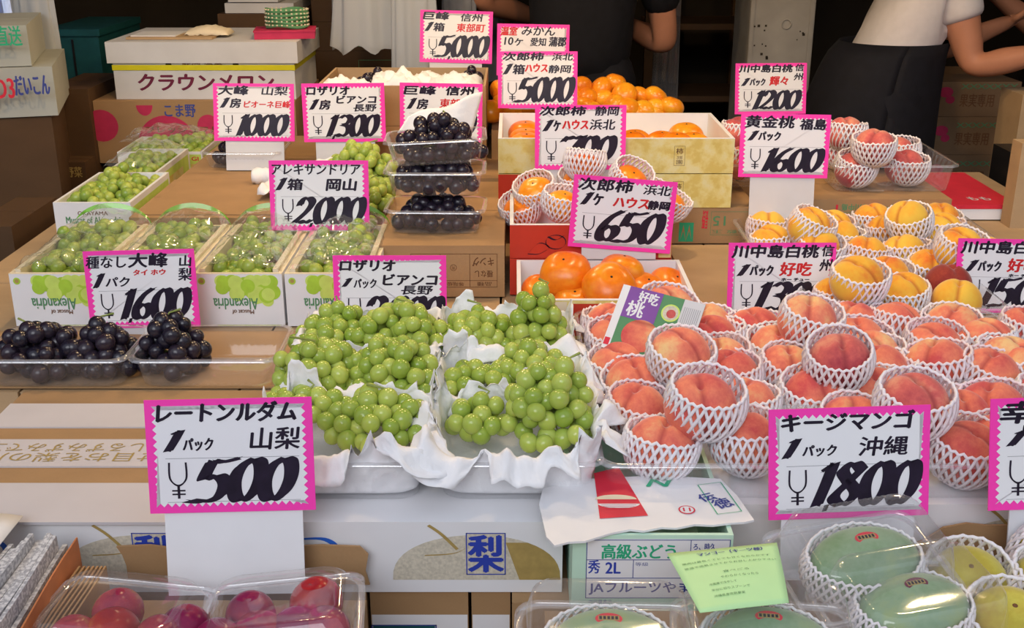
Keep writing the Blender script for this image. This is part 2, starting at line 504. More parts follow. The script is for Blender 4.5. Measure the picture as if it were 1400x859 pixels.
# ------------------------------------------------------------------ price cards
CW, CH = .182, .128
def zig_poly(w, h, mx, my, pitch, amp):
    x0, x1, y0, y1 = -w / 2 + mx, w / 2 - mx, my, h - my
    pts = []
    def edge(a, b, nrm):
        L = sqrt((b[0] - a[0]) ** 2 + (b[1] - a[1]) ** 2)
        n = max(4, int(round(L / pitch)))
        for i in range(n):
            t0 = i / n; t1 = (i + .5) / n
            pts.append((a[0] + (b[0] - a[0]) * t0, a[1] + (b[1] - a[1]) * t0))
            pts.append((a[0] + (b[0] - a[0]) * t1 + nrm[0] * amp, a[1] + (b[1] - a[1]) * t1 + nrm[1] * amp))
    edge((x0, y0), (x1, y0), (0, 1)); edge((x1, y0), (x1, y1), (-1, 0))
    edge((x1, y1), (x0, y1), (0, -1)); edge((x0, y1), (x0, y0), (1, 0))
    return pts
_cardm = {}
def price_card(label, px, py, w_px, rows, price_s, tilt=14, yaw=0, roll=0, pbox=None, base=.75, stand=None, h=CH, dy=0, rule=.062, Yf=None):
    """px,py = bottom centre of the card; w_px its width: gives the distance"""
    d = CW * FPX / w_px
    a = _ray(px, py)
    p = Vector((0, 0, CAMH)) + a * d
    if Yf is not None: p = hy(px, py, Yf)
    if p.z < base + .002: p = hz(px, py, base + .002)
    r = root('price_card', label, 'price card', p, radians(yaw), 'handwritten pink bordered price cards')
    t = radians(tilt); ro = radians(roll)
    up = Vector((0, sin(t), cos(t))); xd = Vector((1, 0, 0))
    xd2 = xd * cos(ro) + up * sin(ro); up2 = up * cos(ro) - xd * sin(ro)
    M = plane_M((0, 0, 0), xd2, up2)
    mb = MB(); mb.box(-CW / 2, CW / 2, 0, h, -.0015, 0, 'pink', M); mb.obj('card_backing', r)
    mb = MB()
    zp = zig_poly(CW, h, .0075, .007, .0085, .0045)
    mb.add([(x, y, .0003) for x, y in zp], [tuple(range(len(zp)))], 'card', False, M)
    mb.obj('zigzag_panel', r)
    mb = MB()
    for yy in (rule, .0125):
        mb.add([(-CW / 2 + .02, yy - .0003, .0004), (CW / 2 - .016, yy - .0003, .0004), (CW / 2 - .016, yy + .0003, .0004), (-CW / 2 + .02, yy + .0003, .0004)], [(0, 1, 2, 3)], 'line', False, M)
    mb.obj('ruled_line', r)
    mbk, mbr = MB(), MB()
    for s, x0, x1, y0, y1, kind in rows:
        mb = mbr if 'r' in kind else mbk
        if s[0] == '1' and not s.startswith('10'):
            wd = .115 if len(s) > 1 else (x1 - x0)
            price(mbk, '1', M, -CW / 2 + x0 * CW, -CW / 2 + (x0 + wd) * CW, y0 * h, (y1 + .01) * h)
            s = s[1:]; x0 += wd + .01
            if not s: continue
        write(mb, s, M, -CW / 2 + x0 * CW, -CW / 2 + x1 * CW, y0 * h, y1 * h, 'red' if 'r' in kind else 'ink',
              .0012 if 'b' in kind else (.0007 if 'm' in kind else .00022), .12, .0005)
    pb = pbox or (.27, .93, .10, .46)
    yen(mbk, M, -CW / 2 + .13 * CW, -CW / 2 + .23 * CW, .13 * h, .45 * h)
    price(mbk, price_s, M, -CW / 2 + pb[0] * CW, -CW / 2 + pb[1] * CW, pb[2] * h, pb[3] * h)
    mbk.obj('black_writing', r)
    if mbr.v: mbr.obj('red_writing', r)['label'] = 'red brush lettering'
    # stand: a white board behind the card that reaches down to what it stands on, with a back foot
    bz = base - p.z
    sw = .066
    mb = MB()
    Mb = plane_M((0, 0, 0), xd, up)
    low = bz / cos(t)
    if stand == 'wide': sw = .076
    mb.box(-sw, sw, min(low, -.002), h * .8, -.0045, -.0020, 'whiteg' if stand != 'wide' else 'white', Mb)
    mb.obj('stand_board', r)
    mb = MB()
    fy = .055
    yb = bz * math.tan(t)
    mb.box(-sw * .8, sw * .8, yb + .004, yb + fy + .01, bz, bz + .0025, 'pet')
    top = Vector((0, sin(t) * h * .55 + .006, cos(t) * h * .55))
    for x in (-sw * .7, sw * .7):
        mb.tube([(x, yb + fy, bz + .002), (x, top.y, top.z)], .0015, 6, 'pet')
    mb.obj('back_strut', r)
    return r

# ------------------------------------------------------------------ the place
Zt = .75                       # level of the carton tops that carry the fruit
def slab(name, x0, x1, y0, y1, z0, z1, key):
    mb = MB(); mb.box(x0, x1, y0, y1, z0, z1, key); return struct(mb.obj(name))
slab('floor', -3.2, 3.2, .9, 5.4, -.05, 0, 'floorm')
slab('trim_1', -8, 8, -7, .9, -.06, -.01, 'street')
slab('ceiling', -3.2, 3.2, 1.25, 5.4, 2.20, 2.40, 'wallm')
slab('trim_3', -9, 9, -8.5, -7, 0, 4.2, 'concrete')
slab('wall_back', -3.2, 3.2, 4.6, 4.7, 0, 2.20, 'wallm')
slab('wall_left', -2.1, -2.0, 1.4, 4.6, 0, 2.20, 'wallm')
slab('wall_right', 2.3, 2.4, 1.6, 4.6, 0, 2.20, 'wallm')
mb = MB()
PX0 = hy(1021, 90, 3.55).x; PX1 = hy(1108, 90, 3.55).x
mb.box(PX0, PX1, 3.55, 3.80, 0, 2.20, 'concrete')
pil = mb.obj('pillar'); struct(pil)
mb = MB()
c = hy(1075, 33, 3.55)
pts = [(c.x + .014 * cos(a * pi / 8), 3.548, c.z + .014 * sin(a * pi / 8)) for a in range(16)]
mb.tube(pts, .0022, 6, 'concrete', closed=True); mb.obj('form_tie_ring', pil)
mb = MB()
rnd = random.Random(4)
for i in range(16):
    x, y = (rnd.uniform(1026, 1050), rnd.uniform(30, 90)) if i < 12 else (rnd.uniform(1085, 1100), rnd.uniform(30, 60))
    q = hy(x, y, 3.55); s = rnd.uniform(.0015, .004)
    mb.box(q.x - s, q.x + s, 3.5485, 3.5500, q.z - s, q.z + s, 'wallm')
o = mb.obj('air_holes', pil); o['kind'] = 'stuff'
mb = MB()
mb.box(PX0 + .001, PX0 + .012, 3.546, 3.55, .0, 2.2, 'concrete'); mb.box(PX1 - .016, PX1 - .004, 3.546, 3.55, .0, 2.2, 'concrete')
mb.obj('corner_strip', pil)
# steel door frame lines on the wall behind
mb = MB()
for x in (560, 690, 925, 1010):
    q = hy(x, 60, 4.5); mb.box(q.x - .02, q.x + .02, 4.56, 4.6, 0, 2.2, 'kraft_d')
struct(mb.obj('trim_2'))

# stall table that carries everything
t = root('stall_table', 'low wooden stall table under all the cartons of fruit', 'table', (0, 0, 0))
mb = MB(); mb.box(-1.02, 1.26, .60, 2.99, .45, .49, 'wood'); mb.obj('table_top', t)
for x in (-.97, 1.21):
    for y in (.66, 2.94):
        mb = MB(); mb.box(x - .03, x + .03, y - .03, y + .03, 0, .45, 'wood'); mb.obj('leg', t)

# hanging shop lamps (above the frame): the warm light on the fruit
def lamp(x, y, z, e, label):
    r = root('hanging_lamp', label, 'lamp', (x, y, z), 0, 'bulb lamps hanging over the stall')
    mb = MB()
    mb.grid(lambda u, v: Vector(((.03 + .10 * v) * cos(2 * pi * u), (.03 + .10 * v) * sin(2 * pi * u), .10 - .09 * v ** 1.5)), 24, 5, 'metal'); mb.obj('lamp_shade', r)
    mb = MB(); mb.ball(lambda t, p: Vector((.028 * sin(p) * cos(t), .028 * sin(p) * sin(t), .03 + .036 * cos(p))), 12, 8, 'bulb'); mb.obj('bulb', r)
    mb = MB(); mb.tube([(0, 0, .1), (0, 0, 2.20 - z)], .004, 6, 'black'); mb.obj('cord', r)
    l = bpy.data.lights.new('lamp_light', 'POINT'); l.energy = e; l.color = (1.0, .70, .38); l.shadow_soft_size = .035
    lo = bpy.data.objects.new('lamp_light', l); COL.objects.link(lo); lo.parent = r; lo.location = (0, 0, -.03)
lamp(-.55, 2.15, 1.85, 13, 'bulb lamp hanging above the green muscat boxes')
lamp(.25, 2.10, 1.85, 12, 'bulb lamp hanging above the persimmon boxes')
lamp(-.12, 1.42, 1.85, 4, 'bulb lamp hanging above the green grape trays')
lamp(-.30, 2.85, 1.85, 9, 'bulb lamp hanging over the open grape carton at the back')
lamp(1.0, 2.25, 1.85, 9, 'bulb lamp hanging above the yellow peaches')

# ------------------------------------------------------------------ cartons
def carton(label, x0, x1, y0, y1, z0, z1, key='kraft', rz=0, group=None, seam=True, name='carton', cat='carton'):
    """closed carton: body, two top flaps with a gap between, tape"""
    cx, cy = (x0 + x1) / 2, (y0 + y1) / 2
    r = root(name, label, cat, (cx, cy, z0), rz, group)
    w, d, h = (x1 - x0) / 2, (y1 - y0) / 2, z1 - z0
    mb = MB(); mb.box(-w, w, -d, d, 0, h - .003, key); mb.obj('carton_body', r)
    if seam:
        for s in (-1, 1):
            mb = MB()
            mb.box(-w, w, min(s * .0015, s * d), max(s * .0015, s * d), h - .003, h, key); mb.obj('flap', r)
    return r
def open_box(label, x0, x1, y0, y1, z0, z1, key='white', inner=None, rz=0, group=None, t=.005, name='open_carton', cat='carton', roll=0):
    cx, cy = (x0 + x1) / 2, (y0 + y1) / 2
    r = root(name, label, cat, (cx, cy, z0), rz, group)
    w, d, h = (x1 - x0) / 2, (y1 - y0) / 2, z1 - z0
    mb = MB()
    mb.box(-w, w, -d, d, 0, .003, key)
    mb.box(-w, w, -d, -d + t, .003, h, key); mb.box(-w, w, d - t, d, .003, h, key)
    mb.box(-w, -w + t, -d + t, d - t, .003, h, key); mb.box(w - t, w, -d + t, d - t, .003, h, key)
    mb.obj('box_body', r)
    if inner:
        mb = MB(); e = .0008; q = t + e
        mb.box(-w + t, w - t, -d + t, -d + q, .004, h, inner); mb.box(-w + t, w - t, d - q, d - t, .004, h, inner)
        mb.box(-w + t, -w + q, -d + q, d - q, .004, h, inner); mb.box(w - q, w - t, -d + q, d - q, .004, h, inner)
        mb.box(-w, w, -d, -d + q, h, h + .001, inner); mb.box(-w, w, d - q, d, h, h + .001, inner)
        mb.box(-w, -w + q, -d + q, d - q, h, h + .001, inner); mb.box(w - q, w, -d + q, d - q, h, h + .001, inner)
        mb.obj('lining', r)
    return r
def face(r, w, d, side='f'):
    """plane on the front face of a box whose root is its base centre"""
    if side == 'f': return plane_M((0, -d / 2, 0), (1, 0, 0), (0, 0, 1))
    if side == 'fu': return plane_M((0, -d / 2, 0), (-1, 0, 0), (0, 0, -1))
    if side == 'r': return plane_M((w / 2, 0, 0), (0, 1, 0), (0, 0, 1))
def rect(mb, M, x0, x1, y0, y1, key, lift=.0003):
    mb.add([(x0, y0, lift), (x1, y0, lift), (x1, y1, lift), (x0, y1, lift)], [(0, 1, 2, 3)], key, False, M)
def frame(mb, M, x0, x1, y0, y1, t, key, lift=.0004):
    rect(mb, M, x0, x1, y0, y0 + t, key, lift); rect(mb, M, x0, x1, y1 - t, y1, key, lift)
    rect(mb, M, x0, x0 + t, y0, y1, key, lift); rect(mb, M, x1 - t, x1, y0, y1, key, lift)
def disc(mb, M, cx, cy, rx, ry, key, lift=.0003, n=24, a0=0, a1=2 * pi):
    pts = [(cx + rx * cos(a0 + (a1 - a0) * i / n), cy + ry * sin(a0 + (a1 - a0) * i / n), lift) for i in range(n + (0 if a1 - a0 > 6.28 else 1))]
    mb.add(pts, [tuple(range(len(pts)))], key, False, M)
def poly(mb, M, pts, key, lift=.0004):
    mb.add([(x, y, lift) for x, y in pts], [tuple(range(len(pts)))], key, False, M)

YF = hz(770, 714, Zt).y            # front face of the pear cartons
HF = .094
def pear_carton(label, x0, x1, y0, y1, big_text=True):
    r = carton(label, x0, x1, y0, y1, Zt - HF, Zt, 'white', 0, 'white pear cartons along the stall front')
    w, d = x1 - x0, y1 - y0
    M = face(r, w, d)
    mb = MB()
    # dotted gold pear, cut by the lower edge; its right end solid gold
    cx, rx, ry, yb = w / 2 - .100, .098, .060, .017
    arc = [(cx - rx * cos(pi * i / 24), yb + ry * sin(pi * i / 24) ** .8) for i in range(25)]
    poly(mb, M, arc, 'goldl', .0003)
    rt = [p for p in arc if p[0] > cx + .038]
    poly(mb, M, [(cx + .050, yb)] + [(cx + .034, yb + .05)] + rt[1:] , 'gold', .0004)
    ribbon(mb, smooth_path([(cx - .055, .090), (cx - .04, .078), (cx - .022, .058)]), (.0016, .001), M, 'gold', .0006)
    ribbon(mb, smooth_path([(cx - .06, .05), (cx - .022, .054), (cx + .0, .072)]), (.0008, .0008), M, 'gold', .0006)
    mb.obj('pear_print', r)['label'] = 'dotted gold pear picture'
    mb = MB()
    rect(mb, M, cx - .012, cx + .034, .024, .080, 'goldl', .0005)
    frame(mb, M, cx - .012, cx + .034, .024, .080, .0013, 'blue', .0007)
    write(mb, '梨', M, cx - .0085, cx + .0305, .028, .0765, 'blue', .0018, 0, .0008)
    mb.obj('blue_seal', r)
    mb = MB()
    if big_text:
        tx = -w / 2 + .02
        ribbon(mb, smooth_path([(tx + .0, .05), (tx + .01, .074), (tx + .014, .05)]), (.003, .002), M, 'blue2', .0005)
        disc(mb, M, tx + .03, .073, .010, .009, 'blue2', .0005)
        ribbon(mb, smooth_path([(tx + .05, .071), (tx + .085, .072), (tx + .10, .060), (tx + .09, .048), (tx + .07, .040)]), (.003, .0015), M, 'blue2', .0005)
        mb.obj('blue_script', r)
    if big_text:
        mb = MB(); write(mb, 'ICHIKAWA', M, -w / 2 + .0, -w / 2 + .108, .012, .026, 'gold', .0006, 0, .0005); mb.obj('gold_lettering', r)
    return r
xB1 = hz(770, 716, Zt).x
xA1 = xB1 - .384
xL1 = xA1 - .384
b2 = pear_carton('white pear carton with blue 梨 seal, under the front white tissue grape trays', xA1 + .002, xB1, YF, YF + .37)
b1 = pear_carton('white pear carton behind the red plum packs, half hidden by a torn kraft flap', xL1 + .002, xA1 - .002, YF, YF + .37)
b0 = None
YR = hz(1300, 690, Zt).y
xD0 = hz(1285, 700, Zt).x - .165
b3 = pear_carton('white pear carton behind the mango packs and nashi pears', xD0, xD0 + .384, YR, YR + .33)
b4 = pear_carton('white pear carton beyond the last price card at the stall end', xD0 + .388, xD0 + .75, YR, YR + .33)
# raised lid flaps on the plain part of the carton tops, kraft showing between them
for (r, x0, x1) in ((b1, xL1, xA1),):
    w = (x1 - x0) / 2 - .001; d = .37 / 2
    for (ya, yb, key) in ((hz(0, 718, Zt).y, hz(0, 664, Zt).y, 'lidw'), (hz(0, 641, Zt).y, hz(0, 604, Zt).y, 'lidw'), (hz(0, 587, Zt).y, hz(0, 555, Zt).y, 'lidw')):
        mb = MB(); mb.box(-w, w, ya - YF - d, yb - YF - d, HF, HF + .0035, key); mb.obj('lid_strip', r)
    mb = MB(); mb.box(-w, w, -d + .003, d, HF, HF + .0012, 'kraft'); mb.obj('lid_inlay', r)['label'] = 'kraft board between the strips'
mb = MB()
M = plane_M((0, -.185, HF + .0036), (-1, 0, 0), (0, -1, 0))
w = .384 / 2
ya = hz(0, 636, Zt).y - YF; yb = hz(0, 609, Zt).y - YF; ym = (ya + yb) / 2
write(mb, 'いしるずみずみで工芸', M, -w + .125, -w + .383, -yb + .001, -ym - .001, 'gold', 0, 0)
write(mb, 'あせ目おを梨の川市', M, -w + .092, -w + .383, -ym + .001, -ya - .001, 'gold', 0, 0)
mb.obj('gold_lettering', b1)

# carton under the torn mint box, lower row in front
carton('plain kraft carton under the mint green grape box', -.155 + .155, .30, YF - .02, YF + .35, .49, .655, 'kraft')
for i, (xa, xb) in enumerate(((-.56, -.172), (-.168, -.052), (-.048, -.002))):
    r = carton(['kraft carton beneath the plum end of the pear cartons', 'kraft carton with a teal label below the blue 梨 seal', 'narrow kraft carton between the teal labelled carton and the mango packs'][i], xa, xb, YF + .004, YF + .37, .49, .655, 'kraft')
    if i:
        w = xb - xa; M = face(r, w, .366)
        mb = MB(); rect(mb, M, -w / 2 + .001, w / 2 - .001, .02, .132, 'white'); mb.obj('white_label', r)
        if i == 1:
            mb = MB(); frame(mb, M, -.058, .02, .03, .118, .0016, 'bline', .0006); rect(mb, M, -.056, .018, .108, .1164, 'teal', .0005); mb.obj('teal_print', r)
carton('kraft carton at the newspaper end under the pear cartons', -1.0, -.565, YF + .004, YF + .37, .49, .655, 'kraft')
carton('kraft carton beneath the nashi pears end of the pear cartons', .31, 1.2, YR + .004, YR + .33, .49, .655, 'kraft')
# the row of cartons behind, level with the pear cartons
yy0, yy1, yy2 = YF + .374, 2.02, 2.75
lab = ['behind the black grape trays at the stall end', 'under the muscat boxes', 'under the white grape packs', 'under the front persimmon box', 'beneath the pink peach packs', 'beneath the yellow peach packs']
xs = [-1.02, -.72, -.40, -.02, .40, .82, 1.24]
for i in range(6):
    carton('kraft carton ' + lab[i], xs[i] + .002, xs[i + 1] - .002, yy0, yy1 - .002, .49, Zt - .0006, 'kraft_l', seam=False)
lab = ['behind the muscat boxes, lowest in the back corner', 'supporting the back cardboard step', 'supporting the kraft carton with the printed grid', 'supporting the middle persimmon box', 'beneath the first tray of yellow peaches', 'beneath the rear carton of white peaches']
for i in range(6):
    carton('kraft carton ' + lab[i], xs[i] + .002, xs[i + 1] - .002, yy1 + .002, yy2 + .2, .49, Zt - .0006, 'kraft_l', seam=False)

# ------------------------------------------------------------------ trays, nets, liners
def tray_mesh(name, w, d, h, key='pet', taper=.007, rib=.0012, flange=.006, ribs=26, c=.022):
    n = 30
    def ring(hw, hd, z, wave):
        pts = []
        cc = min(c, hw * .9, hd * .9)
        segs = [(-(hw - cc), -hd, hw - cc, -hd, (0, -1)), (hw, -(hd - cc), hw, hd - cc, (1, 0)), (hw - cc, hd, -(hw - cc), hd, (0, 1)), (-hw, hd - cc, -hw, -(hd - cc), (-1, 0))]
        cen = [(hw - cc, -(hd - cc), -pi / 2), (hw - cc, hd - cc, 0), (-(hw - cc), hd - cc, pi / 2), (-(hw - cc), -(hd - cc), pi)]
        for k, (ax, ay, bx, by, nn) in enumerate(segs):
            for i in range(n):
                t = i / (n - 1)
                o = (wave if i % 2 and 0 < i < n - 1 else 0)
                pts.append((ax + (bx - ax) * t - nn[0] * o, ay + (by - ay) * t - nn[1] * o, z))
            cx, cy, a0 = cen[k]
            for i in range(1, 5):
                a = a0 + (pi / 2) * i / 5
                pts.append((cx + cc * cos(a), cy + cc * sin(a), z))
        return pts
    mb = MB()
    W2, D2 = w / 2, d / 2
    lv = [(W2 - taper - .012, D2 - taper - .012, .0035, 0), (W2 - taper - .004, D2 - taper - .004, .0005, 0), (W2 - taper, D2 - taper, .004, rib), (W2 - taper * .4, D2 - taper * .4, h * .62, rib),
          (W2 - taper * .35, D2 - taper * .35, h * .66, 0), (W2, D2, h, 0), (W2 + flange, D2 + flange, h + .0005, 0), (W2 + flange + .001, D2 + flange + .001, h - .004, 0)]
    vs = []; fs = []
    for a in lv: vs += ring(*a)
    N = len(vs) // len(lv)
    fs.append(tuple(range(N - 1, -1, -1)))
    fr_ = []
    for j in range(len(lv) - 1):
        for i in range(N):
            k = (i + 1) % N
            (fr_ if j >= 5 else fs).append((j * N + i, j * N + k, (j + 1) * N + k, (j + 1) * N + i))
    mb.add(vs, fs, key, True)
    mb.add(vs[5 * N:], [tuple(q - 5 * N for q in f) for f in fr_], 'rimp', True)
    return mb.mesh(name)
_trays = {}
def tray(label, x, y, z, w, d, h, rz=0, group=None, key='pet', rot=None):
    k = (round(w, 3), round(d, 3), round(h, 3), key)
    if k not in _trays: _trays[k] = tray_mesh('clear_tray', w, d, h, key)
    o = place('clear_tray', _trays[k], None, (x, y, z), rot or (0, 0, rz))
    return tag(o, label, 'plastic tray', group)

def net_mesh(name, R, H, n=28, key='net', seed=0, rimk=.93, thick=.0019, sx=1.0, rows=None):
    rnd = random.Random(seed)
    ph = rnd.random() * 6
    m = 13
    turns = (rows or 7) * pi / n
    def P(a, t, dr=0):
        # t 0 bottom .. 1 rim
        ang = -pi / 2 + t * (pi / 2 + .46)
        r = R * cos(ang) if t > .02 else R * .10
        r = max(r, R * .10)
        if t > .8: r = r * (1 + (rimk - .93) * (t - .8) * 5)
        z = R * .96 + R * .96 * sin(ang)
        z = z * (H / (R * .96 * (1 + sin(.46))))
        wob = 1 + .014 * noise.noise(Vector((cos(a) * 2, sin(a) * 2, t * 2 + ph)))
        zz = z + .05 * R * noise.noise(Vector((cos(a) * 1.4 + 5, sin(a) * 1.4, ph))) * t
        return Vector(((r + dr) * cos(a) * wob * sx, (r + dr) * sin(a) * wob, zz + thick))
    mb = MB()
    for s in (1, -1):
        for k in range(n):
            a0 = 2 * pi * k / n + ph
            pts = [P(a0 + s * turns * (i / m) ** 1.0, i / m, s * .0005) for i in range(m + 1)]
            mb.tube(pts, thick, 4, key, cap=False)
    # scalloped rim: small loops between strand ends
    for k in range(n):
        a0 = 2 * pi * k / n + ph + turns
        a1 = a0 + 2 * pi / n
        q = P(a0, 1); w = P(a1, 1); mid = (q + w) / 2 + Vector((0, 0, .0025 if k % 2 else .004))
        mid.x *= .985; mid.y *= .985
        mb.tube([q, mid, w], thick * 1.05, 4, key, cap=False)
    return mb.mesh(name)
NET = [net_mesh('foam_net', .0460, .062, 27, 'net', 1, 1.0, .0023), net_mesh('foam_net', .045, .060, 28, 'net', 2, 1.05, .0023), net_mesh('foam_net', .0465, .068, 28, 'net', 3, .97, .0023)]
NETLOW = [net_mesh('foam_net', .0460, .061, 28, 'net', 7, 1.03, .0022), net_mesh('foam_net', .0460, .064, 28, 'netp', 8, 1.0, .0022)]
NETBIG = net_mesh('foam_net', .053, .078, 30, 'net', 4, .97)

def peach_fn(R, depth=.30, squash=.94):
    def fn(t, p):
        c = max(0, cos(t)) ** 8 if True else 0
        w = cos(t)
        g = 0
        # groove along the meridian t=0 from the top, fading to the bottom, and shallow on the far side
        dt = min(t, 2 * pi - t)
        g += depth * math.exp(-(dt * sin(p) / .19) ** 2) * (1 if p < 2.3 else 0) * (1 - .3 * p / 2.3)
        dt2 = abs(t - pi)
        g += depth * .9 * math.exp(-(dt2 * sin(p) / .19) ** 2) * max(0, 1 - p / 1.1)
        dim = .20 * math.exp(-(p / .16) ** 2)
        r = R * (1 - .5 * g - dim * .6)
        x = r * sin(p) * cos(t); y = r * sin(p) * sin(t) * (1 + .02 * abs(sin(t)))
        z = r * cos(p) * squash
        return Vector((x, y, z + R * squash))
    return fn
def fruit_mesh(name, fn, key, nu=28, nv=18):
    mb = MB(); mb.ball(fn, nu, nv, key); return mb.mesh(name)
PM = {k: fruit_mesh('peach_flesh', peach_fn(.0415), k, 36, 22) for k in ('peach', 'peachr', 'peachy', 'peachd')}
_pk = [0]
def netted(label, cat, fm, x, y, z, group, tilt=(0, 0), rz=None, s=1.0, net=None, flesh='flesh', name='peach', lift=.0035, nets=NET, fz=None):
    _pk[0] += 1
    rnd = random.Random(_pk[0] * 7)
    r = root(name, label, cat, (x, y, z), 0, group, rot=(radians(tilt[0]), radians(tilt[1]), 0))
    if fz is None: fz = radians(-90 + rnd.uniform(-50, 50))
    place(flesh, fm, r, (0, 0, lift * s), (radians(rnd.uniform(-4, 14)), radians(rnd.uniform(-8, 8)), fz), s)
    if nets: place('foam_net', net or nets[_pk[0] % len(nets)], r, (0, 0, 0), (0, 0, rnd.uniform(0, 6)), s)
    return r

def peach_pack(desc, kind, base, items, mat='peach', tray_on=True, h=.052, group=None, pad=.052, sc=1.0, nets=NET):
    """items: (px, py, level, where[, mat, scale, tiltx, tilty, net]) ; px,py = centre of the wrapped peach"""
    pts = []
    for it in items:
        px, py, lv, where = it[:4]
        o = dict(it[4]) if len(it) > 4 else {}
        s = o.get('s', 1.0) * sc
        zb = base + .003 + (.050 if lv else 0) + o.get('dz', 0)
        p = hz(px, py, zb + .044 * s)
        if not lv: pts.append(p)
        t = o.get('t', (random.Random(px * 3 + py).uniform(-6, 14), random.Random(px + py).uniform(-10, 10)))
        lab = ('%s %s' % (kind, where.replace('PACK', desc))) if 'PACK' in where else '%s %s %s' % (kind, where, desc)
        netted(lab, 'peach', PM[o.get('m', mat)], p.x, p.y, zb, group, t, None, s, None, nets=o.get('nets', nets), lift=o.get('lift', .009 if mat == 'peachy' else .0045))
    if tray_on and pts:
        x0, x1 = min(p.x for p in pts) - pad, max(p.x for p in pts) + pad
        y0, y1 = min(p.y for p in pts) - pad, max(p.y for p in pts) + pad
        nm = desc[3:] if desc.startswith('of ') else 'pack ' + desc
        tray('clear plastic tray of ' + nm, (x0 + x1) / 2, (y0 + y1) / 2, base + .0005, x1 - x0, y1 - y0, h, group='clear trays of peaches')
G = 'foam netted pink peaches'
NL = {'nets': NETLOW}
F, B_ = 'sitting in', 'sitting in'
peach_pack('of the nearest peach pack', 'netted pink peach,', Zt, [
    (897, 612, 0, 'front corner by the grapes'), (1024, 603, 0, 'front corner by the mango card'), (868, 562, 0, 'behind the front corner by the grapes', NL), (1018, 556, 0, 'back corner far from the grapes', NL),
    (959, 547, 1, 'large one perched on top', {'t': (14, 4), 's': 1.04})], group=G)
peach_pack('of the second pack beside the grapes', 'netted pink peach,', Zt, [
    (873, 523, 0, 'front one nearer the grapes', NL), (1000, 516, 0, 'front one far from the grapes', NL), (852, 501, 0, 'rear one nearer the grapes', NL), (990, 492, 0, 'rear one far from the grapes', NL),
    (924, 481, 1, 'perched on top', {'t': (16, 6)})], group=G)
peach_pack('of the pack under the paper label', 'netted pink peach,', Zt, [
    (842, 466, 0, 'front one by the leaflet', NL), (985, 464, 0, 'front one away from the grapes', NL), (838, 448, 0, 'rear one behind the leaflet', NL), (965, 446, 0, 'rear one away from the grapes', NL),
    (905, 420, 1, 'perched on top', {'t': (14, 8)})], group=G)
peach_pack('of the pack behind the mango card', 'netted pink peach,', Zt, [
    (1165, 578, 0, 'peeping over the card', {'s': 1.05}), (1315, 612, 0, 'front corner beside the card', {'t': (14, 0)}), (1203, 536, 0, 'pale one at the rear corner', NL), (1305, 568, 0, 'half hidden at the rear corner', NL),
    (1245, 550, 1, 'dusky red one perched on top', {'m': 'peachr', 't': (14, 0), 's': 1.02})], group=G)
peach_pack('of the central peach pack', 'netted pink peach,', Zt, [
    (1110, 536, 0, 'low at the front corner', {'s': 1.0}), (1207, 508, 0, 'pale one at the far front corner', NL), (1070, 505, 0, 'at the rear corner by the leaflet pack', NL), (1195, 487, 0, 'at the far rear corner', NL),
    (1147, 484, 1, 'perched on top, almost covered by net', {'t': (24, -8), 'm': 'peachr', 's': .98, 'nets': [NET[2]]})], group=G)
peach_pack('of the pack before the 好吃 card', 'netted pink peach,', Zt, [
    (1063, 474, 0, 'front one', NL), (1172, 466, 0, 'front one on the far side', NL), (1036, 453, 0, 'rear one beneath the card', NL), (1165, 446, 0, 'rear one on the far side', NL),
    (1101, 435, 1, 'perched on top across the card', {'t': (12, 8)})], group=G)
peach_pack('of the rear flat pack', 'netted pink peach,', Zt, [
    (1222, 447, 0, 'rear inner one', NL), (1300, 446, 0, 'rear outer one', NL), (1277, 470, 0, 'front one with a yellow patch', NL), (1350, 470, 0, 'front outer one', NL)], group=G)
peach_pack('of the middle flat pack', 'orange-pink peach,', Zt, [
    (1290, 503, 0, 'large front one with its net low', {'nets': NETLOW, 's': 1.06, 'lift': .006}), (1368, 492, 0, 'rear one', NL), (1345, 512, 0, 'pale front one', NL), (1412, 505, 0, 'cut off at the edge of view', NL)], group=G)
peach_pack('of the pack behind the 幸 card', 'netted pink peach,', Zt, [
    (1363, 562, 0, 'large front one', {'s': 1.05, 'nets': NETLOW}), (1428, 548, 0, 'rear one at the edge of view', NL), (1376, 604, 0, 'lowest one tucked behind the card', NL), (1440, 600, 0, 'hidden behind the card', NL)], group=G)
peach_pack('at the stall edge, first flat pack', 'netted pink peach,', Zt, [
    (1406, 452, 0, 'inner one', NL), (1455, 452, 0, 'outer one', NL)], group=G, h=.05)
GY = 'foam netted yellow peaches'
peach_pack('of the yellow pack behind the card', 'golden peach,', Zt, [
    (1048, 316, 0, 'at the rear corner', {'nets': NETLOW}), (1062, 334, 0, 'at the front corner', {'nets': NETLOW}), (1137, 313, 0, 'orange blushed, far rear corner', NL), (1150, 328, 0, 'orange blushed, far front corner', NL),
    (1119, 338, 0, 'front middle one', {'t': (12, 4), 'dz': .015}), (1097, 308, 1, 'perched on top in a tilted net', {'t': (12, 20)})], 'peachy', group=GY, sc=.95)
peach_pack('of the nearest yellow pack', 'golden peach,', Zt, [
    (1150, 412, 0, 'low by the card', NL), (1236, 403, 0, 'large one at the front corner', {'s': 1.04, 'nets': NETLOW}), (1180, 352, 0, 'rear one, beside the other yellow pack', NL), (1218, 378, 0, 'plump one in the middle', NL),
    (1173, 381, 1, 'perched on top in a full net', {'t': (12, 0), 's': 1.06})], 'peachy', group=GY, sc=.95)
